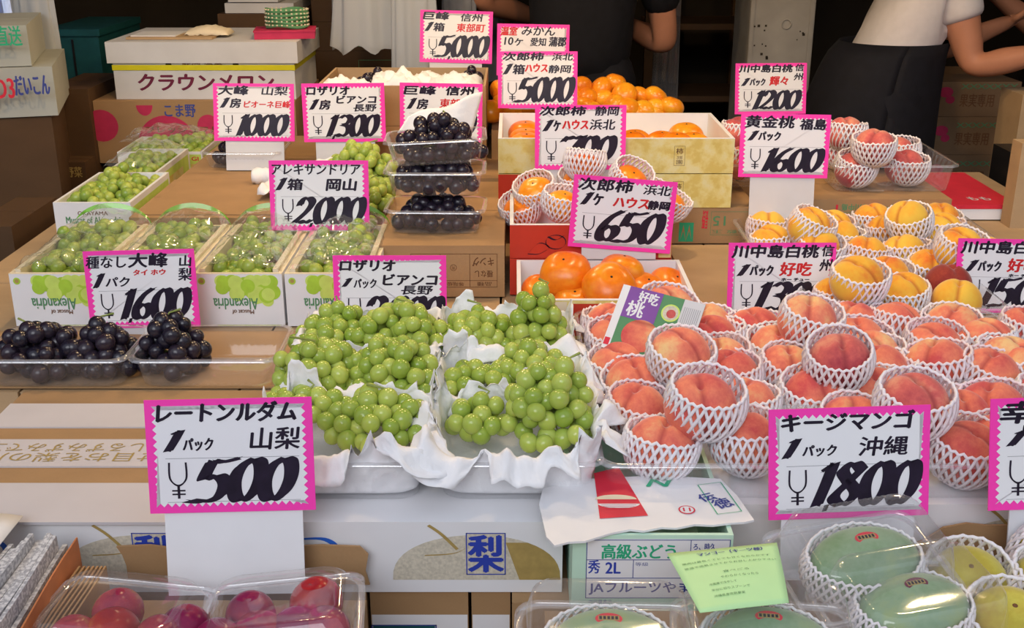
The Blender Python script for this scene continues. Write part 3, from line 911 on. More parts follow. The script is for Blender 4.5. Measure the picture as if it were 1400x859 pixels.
peach_pack('of the rear yellow pack', 'golden peach,', Zt, [
    (1196, 304, 0, 'lemon coloured, at the rear corner', NL), (1219, 321, 0, 'lemon coloured, at the front corner', NL), (1283, 302, 0, 'at the far rear corner', NL), (1292, 318, 0, 'orange one at the far front corner', NL),
    (1249, 300, 1, 'perched on top in a tilted net', {'t': (14, -16)})], 'peachy', group=GY, sc=.95)
peach_pack('of the outermost yellow pack', 'orange-yellow peach,', Zt, [
    (1246, 350, 0, 'rear one', NL), (1274, 370, 0, 'front one', NL), (1345, 352, 0, 'rear one hidden by the card', NL), (1352, 372, 0, 'front one hidden by the card', NL),
    (1307, 338, 1, 'perched on top beside the card', {'t': (16, 6)})], 'peachy', group=GY, sc=.98)
peach_pack('in the shaded outer pack', 'peach,', Zt, [
    (1293, 392, 0, 'dusky red one', {'nets': None, 'm': 'peachd'}), (1306, 412, 0, 'yellow one low down', {'nets': None})], 'peachy', group=GY, sc=.95)
GW = 'foam netted peaches on the rear carton'
ZC = hy(1110, 270, hz(1110, 325, .75).y).z
peach_pack('of the rear carton pack', 'red-topped netted peach,', ZC, [
    (1166, 228, 0, 'front one nearer the card', {'t': (16, 4)}), (1240, 227, 0, 'front one at the far corner', {'t': (8, 0)}), (1147, 207, 0, 'rear one nearer the card'), (1232, 208, 0, 'rear one at the far corner'),
    (1157, 182, 1, 'upper rear one'), (1194, 200, 1, 'upper front one', {'s': 1.03})], 'peachr', group=GW, sc=.97, h=.06)
# tray behind the 1200 card
pp = hz(1020, 215, .84)
carton('kraft carton behind the marbled persimmon boxes, under netted peaches', pp.x - .10, pp.x + .09, pp.y - .06, pp.y + .25, Zt, .84, 'kraft')
peach_pack('between marbled boxes and 1600 card', 'red-topped netted peach,', .84, [
    (1012, 222, 0, 'lower one'), (1012, 182, 1, 'upper one')], 'peachr', group=GW, sc=.97)

# paper label on the third pack
r = root('peach_label', 'purple and green printed peach label tilted over the third peach pack', 'label', hz(893, 446, Zt + .105), 0, None, rot=(radians(48), radians(6), radians(-25)))
r.scale = (1.12, 1.12, 1.12)
mb = MB(); mb.box(-.055, .055, -.045, .045, 0, .001, 'dgreen'); mb.obj('paper', r)
M = Matrix.Identity(4); M[2][3] = .001
mb = MB(); rect(mb, M, -.055, -.045, -.045, .045, 'white'); rect(mb, M, .028, .055, -.045, .045, 'whiteg', .0004); mb.obj('white_strip', r)
mb = MB(); rect(mb, M, -.045, .0, .002, .045, 'purple_l', .0004); mb.obj('purple_panel', r)
mb = MB(); disc(mb, M, -.012, -.018, .024, .022, 'peach', .0005); mb.obj('peach_picture', r)
mb = MB(); disc(mb, M, .016, .022, .012, .012, 'leafgreen2', .0005); disc(mb, M, .016, .022, .010, .010, 'goldl', .0006); disc(mb, M, .017, .021, .006, .006, 'peachr', .0007); mb.obj('dish_picture', r)
mb = MB(); write(mb, '好吃', M, -.030, -.004, .026, .042, 'white', .0006, 0, .0006); write(mb, '桃', M, -.040, -.018, .005, .026, 'white', .0006, 0, .0006); mb.obj('white_lettering', r)
mb = MB(); rect(mb, M, -.054, -.047, -.040, -.030, 'redp', .0006); mb.obj('red_mark', r)
mb = MB()
for i in range(9): rect(mb, M, .031 + i * .0025, .0318 + i * .0025, -.04, .035, 'line', .0006)
mb.obj('small_print', r)

# ------------------------------------------------------------------ grapes
def berry_mesh(R, key, nu=18, nv=12, el=1.08):
    return fruit_mesh('berry', lambda t, p: Vector((R * sin(p) * cos(t), R * sin(p) * sin(t), R * el * cos(p))), key, nu, nv)
BM = {'g': berry_mesh(.0122, 'grape'), 'm': berry_mesh(.0125, 'muscat', 14, 10), 'k': berry_mesh(.0128, 'kyoho'), 'k2': berry_mesh(.0125, 'kyoho', 14, 10), 'gb': berry_mesh(.0122, 'muscat', 14, 10)}
def bunch(label, x, y, z, rx, ry, h, kind='g', seed=1, group=None, r=.0118, maxn=120, inner=.45, rz=0, tight=1.50, stem=True, lean=(0, 0), cat='grapes', fill=False):
    rnd = random.Random(seed)
    rt = root('grape_bunch', label, cat, (x, y, z), rz, group)
    pts = []; tp = []; dmin = (r * tight) ** 2
    for _ in range(3200):
        if fill:
            x0_, y0_ = rnd.uniform(-rx, rx), rnd.uniform(-ry, ry)
            tz = h * (.80 + .35 * noise.noise(Vector((x0_ * 22 + seed, y0_ * 14, 2))) + .06 * y0_ / ry + .06)
            p = Vector((x0_, y0_, max(r, tz - rnd.uniform(0, .030))))
        else:
            a = rnd.uniform(0, 2 * pi); u = rnd.uniform(-.25, 1); f = rnd.uniform(inner, 1) ** .5
            s = sqrt(1 - min(1, max(0, u)) ** 2) if u > 0 else 1
            lump = 1 + .22 * noise.noise(Vector((cos(a) * 1.3 + seed, sin(a) * 1.3, u)))
            p = Vector(((rx - r * .4) * s * f * cos(a) * lump, (ry - r * .4) * s * f * sin(a) * lump, max(r, h * .0 + (h - r) * max(0, u) * f * lump + r * .6)))
            p.x += lean[0] * p.z; p.y += lean[1] * p.z
        x_, y_, z_ = p
        ok = True
        for q in tp:
            if (x_ - q[0]) ** 2 + (y_ - q[1]) ** 2 + (z_ - q[2]) ** 2 < dmin: ok = False; break
        if ok:
            pts.append(p); tp.append((x_, y_, z_))
            if len(pts) >= maxn: break
    me = BM[kind]
    for p in pts:
        place('berry', me, rt, p, (rnd.uniform(-.8, .8), rnd.uniform(-.8, .8), rnd.uniform(0, 6)), rnd.uniform(.88, 1.08))
    if stem:
        top = max(pts, key=lambda q: q.z)
        mb = MB()
        c0 = Vector((0, 0, h * .4))
        mb.tube([c0, top * .9, top + Vector((rnd.uniform(-.012, .012), .006, .010)), top + Vector((rnd.uniform(-.03, .03), .012, .014))], [.002, .0018, .0014, .0018], 6, 'stem')
        for q in pts[::5]:
            mb.tube([c0 * .8, q * .8], .0009, 4, 'stem', cap=False)
        mb.obj('stalk', rt)
    return rt
def liner(label, x, y, z, w, d, h, seed, group='white tissue liners of the grape trays', up=.016, rz=0, amp=1.0, fronty=1.0):
    """crumpled tissue pressed into a tray, its edge standing in peaks and folding over the rim"""
    n = 176; lv = 26
    def cre(p, f):
        # creased paper: ridges where several folded noises change sign
        v = 0
        for k, (ff, aa) in enumerate(((1, 1), (2.1, .55), (4.3, .28))):
            v += aa * (1 - 2.2 * abs(noise.noise(p * f * ff + Vector((seed * 1.7 + k * 9, k * 3, seed)))))
        return v
    def P(i, j):
        a = 2 * pi * i / n; t = j / (lv - 1)
        c, s = cos(a), sin(a)
        q = (abs(c) ** 7 + abs(s) ** 7) ** (-1 / 7)
        k = min(1, .12 + t * 3.6) if t < .25 else 1
        wall = .90 + .09 * min(1, max(0, (t - .22) / .45))
        rx, ry = w / 2 * k * wall, d / 2 * k * wall
        ux, uy = c * q, s * q
        top = h + up
        pk = noise.noise(Vector((c * 3.1 + seed * 2, s * 3.1, seed)))
        pk2 = noise.noise(Vector((c * 7.3 + seed, s * 7.3, seed * 2)))
        fl = noise.noise(Vector((c * 2.3 + seed * 5, s * 2.3, 7)))
        if s < -.2: fl += .22 * fronty
        if t < .22: zz = .003
        elif t < .70: zz = .003 + (h - .003) * (t - .22) / .48
        else:
            e = (t - .70) / .30
            peak = up + .050 * amp * max(0, pk + .12) + .020 * amp * pk2
            if fl > .06:
                o = min(1, (fl - .06) * 6)
                out = .030 * amp * o * e
                zz = h + peak * .6 * sin(min(1, e * 1.4) * pi * .75) - (.030 * o * amp) * max(0, e - .35)
            else:
                out = (.004 - .012 * max(0, -fl)) * e
                zz = h + peak * e
            rx += out; ry += out
        v = Vector((rx * ux, ry * uy, zz))
        cr = cre(Vector((v.x, v.y, v.z)), 26) - .35
        m = (.0045 if t > .7 else (.0028 if t > .22 else .001)) * (.6 + .5 * amp)
        if t > .24:
            v.x += ux * cr * m; v.y += uy * cr * m
            v.z += cr * m * (.9 if t > .7 else .2)
        if v.z < .0025: v.z = .0025
        return v
    mb = MB()
    vs = [P(i, j) for j in range(lv) for i in range(n)]
    fs = [(j * n + i, j * n + (i + 1) % n, (j + 1) * n + (i + 1) % n, (j + 1) * n + i) for j in range(lv - 1) for i in range(n)]
    fs.append(tuple(range(n - 1, -1, -1)))
    mb.add(vs, fs, 'tissue', True)
    o = mb.obj('tissue_liner', None, (x, y, z), (0, 0, rz))
    so_ = o.modifiers.new('thickness', 'SOLIDIFY'); so_.thickness = .0004
    return tag(o, label, 'tissue paper', group)

GG = 'bunches of green grapes in the white tissue trays'
TW, TD, TH = .192, .158, .055
tl = [('front', 'nearest', 1.262), ('mid', 'middle', 1.432), ('back', 'rear', 1.600)]
for nm, w_, yc in tl:
    for cx, side in ((-.200, 'behind the 500 card'), (.006, 'next to the pink peaches')):
        x = cx + (yc - 1.262) * (-.04)
        tray('clear tray %s, %s of its column' % (side, w_), x, yc, Zt + .0005, TW, TD, TH, group='clear trays of green grapes')
        liner('crumpled white tissue in the %s grape tray %s' % (w_, side), x, yc, Zt + .004, TW - .002, TD - .002, TH, hash_seed := len(nm) * 7 + int(cx * 100), amp=1.25 if nm == 'front' else (.85 if cx > -.1 else .45), up=.016 if nm == 'front' else .004)
bunch('green grape bunch in the nearest tray behind the 500 card', -.168, 1.285, Zt + .037, .070, .056, .056, 'g', 11, GG, lean=(0, .2))
bunch('oval green grapes spilling over the top of the 500 card', -.268, 1.325, Zt + .048, .060, .034, .036, 'g', 12, GG)
bunch('green grape bunch in the middle tray, outer half, above the 500 card', -.262, 1.425, Zt + .034, .062, .074, .078, 'g', 13, GG)
bunch('green grape bunch in the middle tray, inner half, behind the 500 card', -.162, 1.43, Zt + .034, .064, .078, .078, 'g', 14, GG)
bunch('green grape bunch in the rear tray near the muscat boxes', -.268, 1.59, Zt + .030, .062, .066, .070, 'g', 15, GG)
bunch('tall green grape bunch in front of the 2,000 card', -.165, 1.585, Zt + .030, .076, .070, .080, 'g', 16, GG)
bunch('small green grape bunch with bare stalk between two tissue peaks', -.042, 1.305, Zt + .032, .040, .036, .050, 'g', 17, GG)
bunch('large green grape bunch heaped in the nearest tray by the peaches', .050, 1.295, Zt + .036, .060, .055, .088, 'g', 18, GG, lean=(-.1, .1))
bunch('low green grape bunch in white tissue, middle tray of second column', -.050, 1.43, Zt + .026, .056, .056, .050, 'g', 19, GG)
bunch('green grape bunch beside the pink peaches, middle tray', .030, 1.45, Zt + .030, .062, .060, .062, 'g', 20, GG)
bunch('green grape bunch in the rear tray below the grid printed carton', -.052, 1.60, Zt + .028, .056, .052, .066, 'g', 21, GG)
bunch('tall green grape bunch against the front persimmon box', .038, 1.60, Zt + .030, .046, .046, .094, 'g', 22, GG)

# black grapes, front
yk = 1.575
pk = hz(228, 500, Zt + .03)
T1 = hz(66, 500, Zt + .05); T2 = hz(268, 500, Zt + .05)
tray('clear tray heaped with black grapes beside the stall edge', T1.x - .005, yk, Zt + .004, .205, .135, .048, group='clear trays of black grapes')
tray('clear tray with one small black grape bunch below the 1,600 card', T2.x + .004, yk, Zt + .004, .205, .135, .048, group='clear trays of black grapes')
GK = 'bunches of black grapes'
bunch('wide bunch of black grapes filling the outermost clear tray', T1.x - .038, yk, Zt + .008, .066, .052, .072, 'k', 31, GK, r=.0124)
bunch('bunch of black grapes in the outermost tray, half nearer the 1,600 card', T1.x + .045, yk, Zt + .008, .056, .050, .074, 'k', 32, GK, r=.0124)
bunch('small compact black grape bunch under the 1,600 card', pk.x, yk + .005, Zt + .008, .048, .048, .082, 'k', 33, GK, r=.0124)

# ------------------------------------------------------------------ muscat boxes
def berries_print(mb, M, x0, x1, y0, y1, seed, n=26, R=.014):
    rnd = random.Random(seed)
    for i in range(n):
        x = rnd.uniform(x0 + R, x1 - R); f = (x - x0) / (x1 - x0)
        ylo = y0 + (y1 - y0) * (.55 - .45 * f) + R
        y = rnd.uniform(min(ylo, y1 - R), y1 - R * .6)
        rr = R * rnd.uniform(.7, 1)
        y = min(y, y1 - rr); x = min(x, x1 - rr)
        disc(mb, M, x, y, rr, rr, 'leafgreen' if i % 2 else 'leafgreen2', .0003 + i * .00001, 20)
muscat_px = [(22, 147), (149, 269), (271, 391), (393, 515)]
YM = hz(300, 446, Zt).y
hM = hy(300, 375, YM).z - Zt
pos = ['first from the stall edge, beside the black grapes', 'second, hidden behind the 1,600 card', 'third, beside the 1,600 card', 'fourth, behind the heaped green grapes']
DM = .30
for i, (a, b_) in enumerate(muscat_px):
    x0 = hz(a, 446, Zt).x + .001; x1 = hz(b_, 446, Zt).x - .001
    w = x1 - x0
    r = open_box('white muscat box with grape print, ' + pos[i], x0, x1, YM, YM + DM, Zt, Zt + hM, 'white', 'cream', 0, 'muscat grape boxes with green print', .006, 'fruit_box', 'fruit box')
    M = face(r, w, DM)
    mb = MB(); berries_print(mb, M, -w / 2 + w * .20, w / 2 - .002, .012, hM - .001, 3, 34, .0135); mb.obj('grape_print', r)['label'] = 'light green grape picture'
    mb = MB()
    Mu = face(r, w, DM, 'fu')
    write(mb, 'Alexandria', Mu, -.030, .044, -.050, -.030, 'dgreen', .0003, .0, .0008)
    mb.obj('green_lettering', r)
    mb = MB(); write(mb, 'Muscat of', Mu, -.022, .014, -.0295, -.022, 'brownp', .0002, 0, .0008); mb.obj('brown_lettering', r)
    mb = MB(); disc(mb, M, -w / 2 + .012, hM - .012, .006, .006, 'leafgreen', .0005); disc(mb, M, -w / 2 + .012, hM - .012, .0035, .0035, 'gold', .0006); mb.obj('seal_mark', r)
    # straw coloured wood slats along the inner sides
    for s in (-1, 1):
        mb = MB(); mb.box(s * (w / 2 - .012) - .0045, s * (w / 2 - .012) + .0045, -DM / 2 + .01, DM / 2 - .01, .02, hM + .006, 'cream'); mb.obj('side_slat', r)
    cx = (x0 + x1) / 2
    sh_ = ['outermost', 'second', 'third', 'fourth'][i]
    bunch('muscat grape bunch in the %s green printed box' % sh_, cx, YM + .150, Zt + .022, w / 2 - .028, .124, hM - .006, 'm', 40 + i, 'muscat grape bunches under cellophane', r=.0126, maxn=210, stem=False, tight=1.5, fill=True)
    # cellophane bag with a green printed rim
    def fn(u, v, cx=cx, w=w, i=i):
        x = (u - .5) * (w - .004)
        yv = v * (DM - .012)
        arch = max(0, 1 - (2 * u - 1) ** 2) ** .6
        nn = noise.noise(Vector((u * 4 + i * 3, v * 4, 1))); n2 = noise.noise(Vector((u * 3 + v * 7, v * 3 - u * 6, i * 2))); n2 = n2 - .7 * abs(noise.noise(Vector((u * 9 - v * 5 + i, v * 6 + u * 5, 3))))
        z = hM + .002 + arch * (.012 + .024 * v + .012 * nn + .018 * abs(n2) * (1 - v * v))
        return Vector((x + .004 * n2, yv, z))
    fr = root('cellophane_wrap', 'shiny cellophane wrap over the grapes of the %s green printed box' % sh_, 'cellophane', (cx, YM + .006, Zt), 0, 'cellophane wraps on the muscat boxes')
    mb = MB(); mb.grid(fn, 44, 44, 'film', None, True); mb.obj('film', fr)
    mb = MB()
    def fb(u, v, i=i, w=w):
        x = (u - .5) * (w - .004); arch = max(0, 1 - (2 * u - 1) ** 2) ** .6
        return Vector((x, DM - .013 + .004 * v, hM + .002 + arch * (.034 + .009 * v)))
    mb.grid(fb, 30, 3, 'gband'); mb.obj('green_rim', fr)

# upper muscat boxes behind
def side_box(px0, px1, py, Y, y_back, label, mark=None, base=Zt, front_text=False, bseed=50, film=False):
    p0 = hy(px0, py, Y); p1 = hy(px1, py, Y)
    h = p0.z - base
    w = p1.x - p0.x; D = y_back - Y
    r = open_box(label, p0.x, p1.x, Y, y_back, base, p0.z, 'white', None, 0, 'muscat grape boxes at the back', .006, 'fruit_box', 'fruit box')
    M = face(r, w, D, 'r')
    mb = MB(); rect(mb, M, -D / 2 + .01, D / 2 - .01, .01, h - .012, 'leafgreen2'); rect(mb, M, -D / 2 + .02, D / 2 - .06, .02, h - .03, 'marble', .0005); mb.obj('yellow_green_panel', r)
    M = face(r, w, D)
    if front_text:
        mb = MB(); write(mb, 'OKAYAMA', M, -.03, .03, h - .026, h - .018, 'brownp', .0002, 0, .0006); write(mb, 'Muscat of Alexandria', M, -.055, .06, h - .043, h - .029, 'dgreen', .0004, 0, .0006); mb.obj('printed_lettering', r)
    if mark:
        mb = MB(); rect(mb, M, w / 2 - .032, w / 2 - .003, .005, h - .006, 'leafgreen2'); rect(mb, M, w / 2 - .030, w / 2 - .005, .012, h - .03, 'marble', .0004); write(mb, 'GI', M, w / 2 - .027, w / 2 - .010, h - .022, h - .012, 'redp', .0004, 0, .0006); mb.obj('orange_mark', r)
    bunch('muscat grapes in the ' + label.split(' ', 1)[1], (p0.x + p1.x) / 2, Y + D * .5, base + .03, w / 2 - .020, D / 2 - .022, h - .022, 'm', bseed, 'muscat grapes in the back boxes', r=.0122, maxn=110, stem=False, fill=True)
    return r, p0, p1, h
rA, a0, a1, hA = side_box(72, 178, 277, 2.20, 2.47, 'white OKAYAMA lettered muscat box', None, Zt, True, 51)
rB, b0_, b1_, hB = side_box(140, 213, 237, 2.49, 2.76, 'white film covered muscat box behind the OKAYAMA one', None, Zt, False, 52)
rC, c0_, c1_, hC = side_box(160, 276, 208, 2.80, 3.0, 'white muscat box with a small orange mark', True, Zt, False, 53)
def flat_film(label, x0, x1, y0, y1, z, seed):
    mb = MB()
    mb.grid(lambda u, v: Vector(((u - .5) * (x1 - x0), (v - .5) * (y1 - y0), .03 * sin(pi * u) ** .6 * sin(pi * v) ** .5 + .010 * noise.noise(Vector((u * 7, v * 5, seed))))), 26, 26, 'film', None, False)
    o = mb.obj('cellophane_sheet', None, ((x0 + x1) / 2, (y0 + y1) / 2, z))
    tag(o, label, 'cellophane')
flat_film('wrinkled cellophane over the middle one of the back muscat boxes', b0_.x, b1_.x, 2.50, 2.75, Zt + hB + .012, 3)
flat_film('cellophane corner over the orange marked muscat box', c0_.x, c1_.x, 2.82, 2.98, Zt + hC + .02, 5)

# ------------------------------------------------------------------ kraft step and grid printed carton
zk = hy(690, 335, hz(690, 405, Zt).y).z
yK = hz(600, 406, Zt).y
xK0 = hz(515, 406, Zt).x; xK1 = hz(690, 406, Zt).x
kb = carton('kraft carton with an upside-down printed grid, under the black grape stack', xK0, xK1, yK, 2.42, Zt, zk, 'kraft')
w = xK1 - xK0; d = 2.42 - yK; h = zk - Zt
M = face(kb, w, d); Mu = face(kb, w, d, 'fu')
def fx(px): return hy(px, 370, yK).x - (xK0 + xK1) / 2
def fz_(py): return hy(620, py, yK).z - Zt
mb = MB()
gx0, gx1, gy0, gy1 = fx(562), fx(680), fz_(393), fz_(347)
frame(mb, M, gx0, gx1, gy0, gy1, .0009, 'brownp')
rect(mb, M, gx0, gx1, fz_(384), fz_(384) + .0009, 'brownp'); rect(mb, M, fx(602), fx(602) + .0009, gy0, gy1, 'brownp'); rect(mb, M, fx(642), fx(642) + .0009, gy0, gy1, 'brownp')
write(mb, 'キング', Mu, -fx(675), -fx(646), -fz_(352), -fz_(364), 'brownp', .0004)
write(mb, '種なし', Mu, -fx(674), -fx(649), -fz_(370), -fz_(379), 'brownp', .0002)
write(mb, '品種', Mu, -fx(672), -fx(652), -fz_(385.5), -fz_(391), 'brownp', 0)
write(mb, '等階級', Mu, -fx(634), -fx(611), -fz_(385.5), -fz_(391), 'brownp', 0)
disc(mb, M, fx(620), fz_(366), .006, .006, 'brownp'); disc(mb, M, fx(620), fz_(366), .005, .005, 'kraft', .0005)
write(mb, '秀', Mu, -fx(622.5), -fx(617.5), -fz_(363.5), -fz_(368.5), 'brownp', 0, 0, .0007)
mb.obj('printed_grid', kb)
# step made of kraft cartons under the back grapes
carton('kraft carton step under the wrapped green grapes', hz(330, 300, zk).x - .22, xK0 - .003, 2.12, 2.44, Zt, zk, 'kraft')
carton('kraft carton step under the rear tray of black grapes', hz(330, 300, zk).x - .22, xK0 + .10, 2.444, 2.95, Zt, zk - .003, 'kraft')
carton('kraft carton under the open white paper carton', xK0 + .104, xK1 + .01, 2.444, 2.95, Zt, zk + .002, 'kraft')

# stack of three clear trays of black grapes
bx = (hy(528, 300, 1.98).x + hy(660, 300, 1.98).x) / 2
zs = zk + .001
specs = [(.172, .115, .046, 0, 0, 0, 'bottom'), (.172, .115, .046, .0, .004, .070, 'middle'), (.172, .120, .046, .003, .004, .128, 'top')]
for k, (w_, d_, h_, dx, dy_, dz_, nm) in enumerate(specs):
    tray('clear tray of black grapes, %s of the stack of three' % nm, bx + dx, 2.045 + dy_, zs + dz_, w_, d_, h_, group='stacked clear trays of black grapes', rot=(radians(-1.0), radians(-2.5 if k == 2 else 0), radians(-2 + 2 * k)))
    bunch('black grape bunch in the %s one of the three stacked trays' % nm, bx + dx, 2.045 + dy_, zs + dz_ + .004, .078, .05, .062 if k < 2 else .076, 'k', 61 + k, 'black grape bunches in stacked trays', r=.0118, maxn=70, stem=(k == 2))
# paper over the top tray
ORD = ['first', 'second', 'third', 'fourth', 'fifth', 'sixth', 'seventh', 'eighth', 'ninth', 'tenth', 'eleventh', 'twelfth', 'thirteenth', 'fourteenth']
def sheet(name, label, pts_fn, nu, nv, loc, rot=(0, 0, 0), key='tissue', cat='paper', group=None, smooth=True, th=.0005):
    mb = MB(); mb.grid(pts_fn, nu, nv, key, None, smooth)
    o = mb.obj(name, None, loc, rot)
    m = o.modifiers.new('thickness', 'SOLIDIFY'); m.thickness = th
    return tag(o, label, cat, group)
sheet('tissue_sheet', 'white tissue flap rising behind the top black grape tray', lambda u, v: Vector(((u - .5) * .14 + .02 * v, .012 * sin(u * 7) + .015 * v, v * .055 * (.55 + .8 * u) + .004 * sin(u * 9))), 20, 8, (bx - .005, 2.11, zs + .165), (radians(-8), 0, 0))

# back: kyoho tray under the 1000 card; wrapped rosario grapes; open carton with tissue
kp = hz(335, 228, zk)
tray('clear tray of black grapes below the 1000 card at the back', kp.x, kp.y + .03, zk + .001, .175, .13, .04, group='clear trays of black grapes')
bunch('black grape bunch lying below the 1000 card', kp.x, kp.y + .03, zk + .004, .075, .055, .075, 'k2', 65, GK, r=.0125, maxn=60)
gp = hz(487, 238, zk + .03)
bunch('green grape bunch piled between the 1300 card and the black grapes', gp.x + .01, gp.y, zk + .004, .075, .075, .095, 'gb', 66, 'green grapes on the back step', r=.0118, maxn=110)
g2 = hz(522, 272, zk + .02)
bunch('green grape tail hanging beside the stacked black grape trays', g2.x - .012, g2.y + .02, zk + .003, .030, .085, .055, 'gb', 67, 'green grapes on the back step', r=.0118, maxn=50)
sheet('tissue_sheet', 'crumpled white tissue round the green grapes under the 1300 card', lambda u, v: Vector(((u - .5) * .26, (v - .5) * .16, .012 + .055 * sin(pi * u) * (v ** .5) * .6 + .022 * abs(noise.noise(Vector((u * 6, v * 5, 2)))) + .015 * noise.noise(Vector((u * 13, v * 9, 4))))), 40, 24, (gp.x - .055, gp.y - .045, zk + .004))
p = hz(362, 246, zk + .01)
sheet('tissue_sheet', 'rolled white tissue end on the kraft step beside the black grapes', lambda u, v: Vector((.05 * (u - .5), .016 * cos(2 * pi * v) * (1 + .2 * sin(u * 9)), .018 + .016 * sin(2 * pi * v) * (1 + .3 * noise.noise(Vector((u * 6, v * 6, 1)))))), 14, 18, (p.x, p.y, zk))

YO = 2.58
o0 = hy(432, 118, YO); o1 = hy(664, 118, YO)
carton('kraft carton directly under the open tissue filled carton', o0.x, o1.x, YO, 2.94, zk + .003, hy(500, 172, YO).z - .001, 'kraft')
zb = hy(500, 172, YO).z; zt = o0.z
ob = open_box('open kraft carton full of tissue wrapped black grapes behind the 1,300 card', o0.x, o1.x, YO, YO + .30, zb, zt, 'kraft', 'kraft_l', 0, None, .005)
ocx = (o0.x + o1.x) / 2
rnd = random.Random(9)
for i, (fx0, fy0, sx_, sy_, hh) in enumerate(((-.13, .08, .13, .14, .03), (-.02, .10, .12, .13, .055), (.06, .16, .14, .12, .035), (.12, .08, .13, .13, .05))):
    def fn(u, v, i=i, sx_=sx_, sy_=sy_, hh=hh):
        return Vector(((u - .5) * sx_, (v - .5) * sy_, hh * .7 * sin(pi * u) ** .35 * sin(pi * v) ** .3 + .020 * noise.noise(Vector((u * 4 + i * 5, v * 4, 3))) + .010 * noise.noise(Vector((u * 11, v * 11 + i, 3)))))
    sheet('tissue_sheet', 'white tissue wrap number %s across in the open kraft carton' % ['one', 'two', 'three', 'four'][i], fn, 22, 22, (ocx + fx0, YO + fy0, zt - .022), key='tissue', group='tissue wraps in the open carton')
bunch('black grapes showing between tissue wraps in the open carton', ocx - .075, YO + .17, zb + .006, .055, .06, zt - zb + .01, 'k2', 70, GK, r=.0125, maxn=40, stem=False)
bunch('black grapes showing at the far end of the open carton', ocx + .15, YO + .21, zb + .006, .035, .06, zt - zb + .008, 'k2', 71, GK, r=.0125, maxn=30, stem=False)

# ------------------------------------------------------------------ persimmons and mandarins
def persim_fn(R):
    def fn(t, p):
        r = R * (1 + .035 * cos(4 * t + .6) * sin(p) ** 2 - .10 * math.exp(-(p / .22) ** 2) - .12 * math.exp(-((pi - p) / .3) ** 2))
        sp = abs(sin(p)) ** .9
        return Vector((r * sp * cos(t), r * sp * sin(t), R * .76 + r * .76 * cos(p)))
    return fn
PS = fruit_mesh('flesh', persim_fn(.040), 'persim', 32, 20)
mb = MB(); mb.ball(lambda t, p: Vector((.0022 * sin(p) * cos(t), .0022 * sin(p) * sin(t), .0018 * cos(p))), 8, 6, 'black'); TIP = mb.mesh('blossom_tip')
def mand_fn(R):
    return lambda t, p: Vector((R * sin(p) * cos(t), R * sin(p) * sin(t), R * .8 + R * .8 * cos(p) * (1 - .10 * math.exp(-(p / .3) ** 2))))
MD = fruit_mesh('mandarin', mand_fn(.030), 'mandarin', 20, 14)
def persimmon(label, p, z, group, s=1.0, rot=(0, 0, 0), net=None):
    r = root('persimmon', label, 'persimmon', (p.x, p.y, z), 0, group, rot=rot)
    place('flesh', PS, r, (0, 0, .004 if net else 0), (0, 0, p.x * 40), s)
    place('blossom_tip', TIP, r, (0, 0, (.040 * .76 * 1.0 + .040 * .76 * .90 + (.004 if net else 0)) * s))
    if net: place('foam_net', net, r, (0, 0, 0), (0, 0, p.y * 20), s * .99)
    return r
GP = 'bare persimmons in the front box'
# front persimmon box
YP = 1.72
q0, q1 = hy(707, 411, YP), hy(954, 411, YP)
zr = q0.z
yb_ = hz(698, 356, zr).y
pb = open_box('open persimmon box of big bare fruit, behind the green grapes', q0.x, q1.x, YP, yb_, Zt + .0005, zr, 'marble', 'white', 0, 'persimmon gift boxes', .006, 'fruit_box', 'fruit box')
w = q1.x - q0.x; M = face(pb, w, yb_ - YP)
mb = MB(); rect(mb, M, -w / 2 + .0, -w / 2 + .08, .006, zr - Zt - .003, 'cream', .0003); rect(mb, M, -w / 2 + .09, w / 2 - .004, .006, zr - Zt - .006, 'redbox', .0004); mb.obj('red_panel', pb)
for s in (1,):
    M2 = face(pb, w, yb_ - YP, 'r'); mb = MB(); rect(mb, M2, -(yb_ - YP) / 2, (yb_ - YP) / 2, .0, zr - Zt, 'redbox'); mb.obj('red_side', pb)
zf = Zt + .006
zl1 = zf + .004
pers = [(738, 393, 0, .92, (25, -10), 'with two dark spots, at the grape side corner'), (776, 372, 1, 1.12, (20, -8), 'largest one high on the pile, dark spotted'), (830, 384, 1, 1.12, (38, 4), 'foremost big one with its dark tip showing'),
        (846, 372, 1, 1.0, (-10, 10), 'reddish one behind the foremost'), (785, 408, 0, .9, (20, 0), 'flat one low at the front wall'), (873, 400, 0, 1.1, (15, 14), 'wide one by the paper label'), (905, 387, 0, 1.0, (20, 26), 'shiny one in the far corner')]
for (x, y, lv, s, rt_, lb) in pers:
    zz = zl1 + (.034 if lv else 0)
    p = hz(x, y, zz + .031)
    p.y = min(p.y, yb_ - .046); p.y = max(p.y, YP + .046); p.x = max(p.x, q0.x + .045)
    persimmon('bare orange persimmon, ' + lb, p, zz, GP, s, (radians(rt_[0]), radians(rt_[1]), 0))
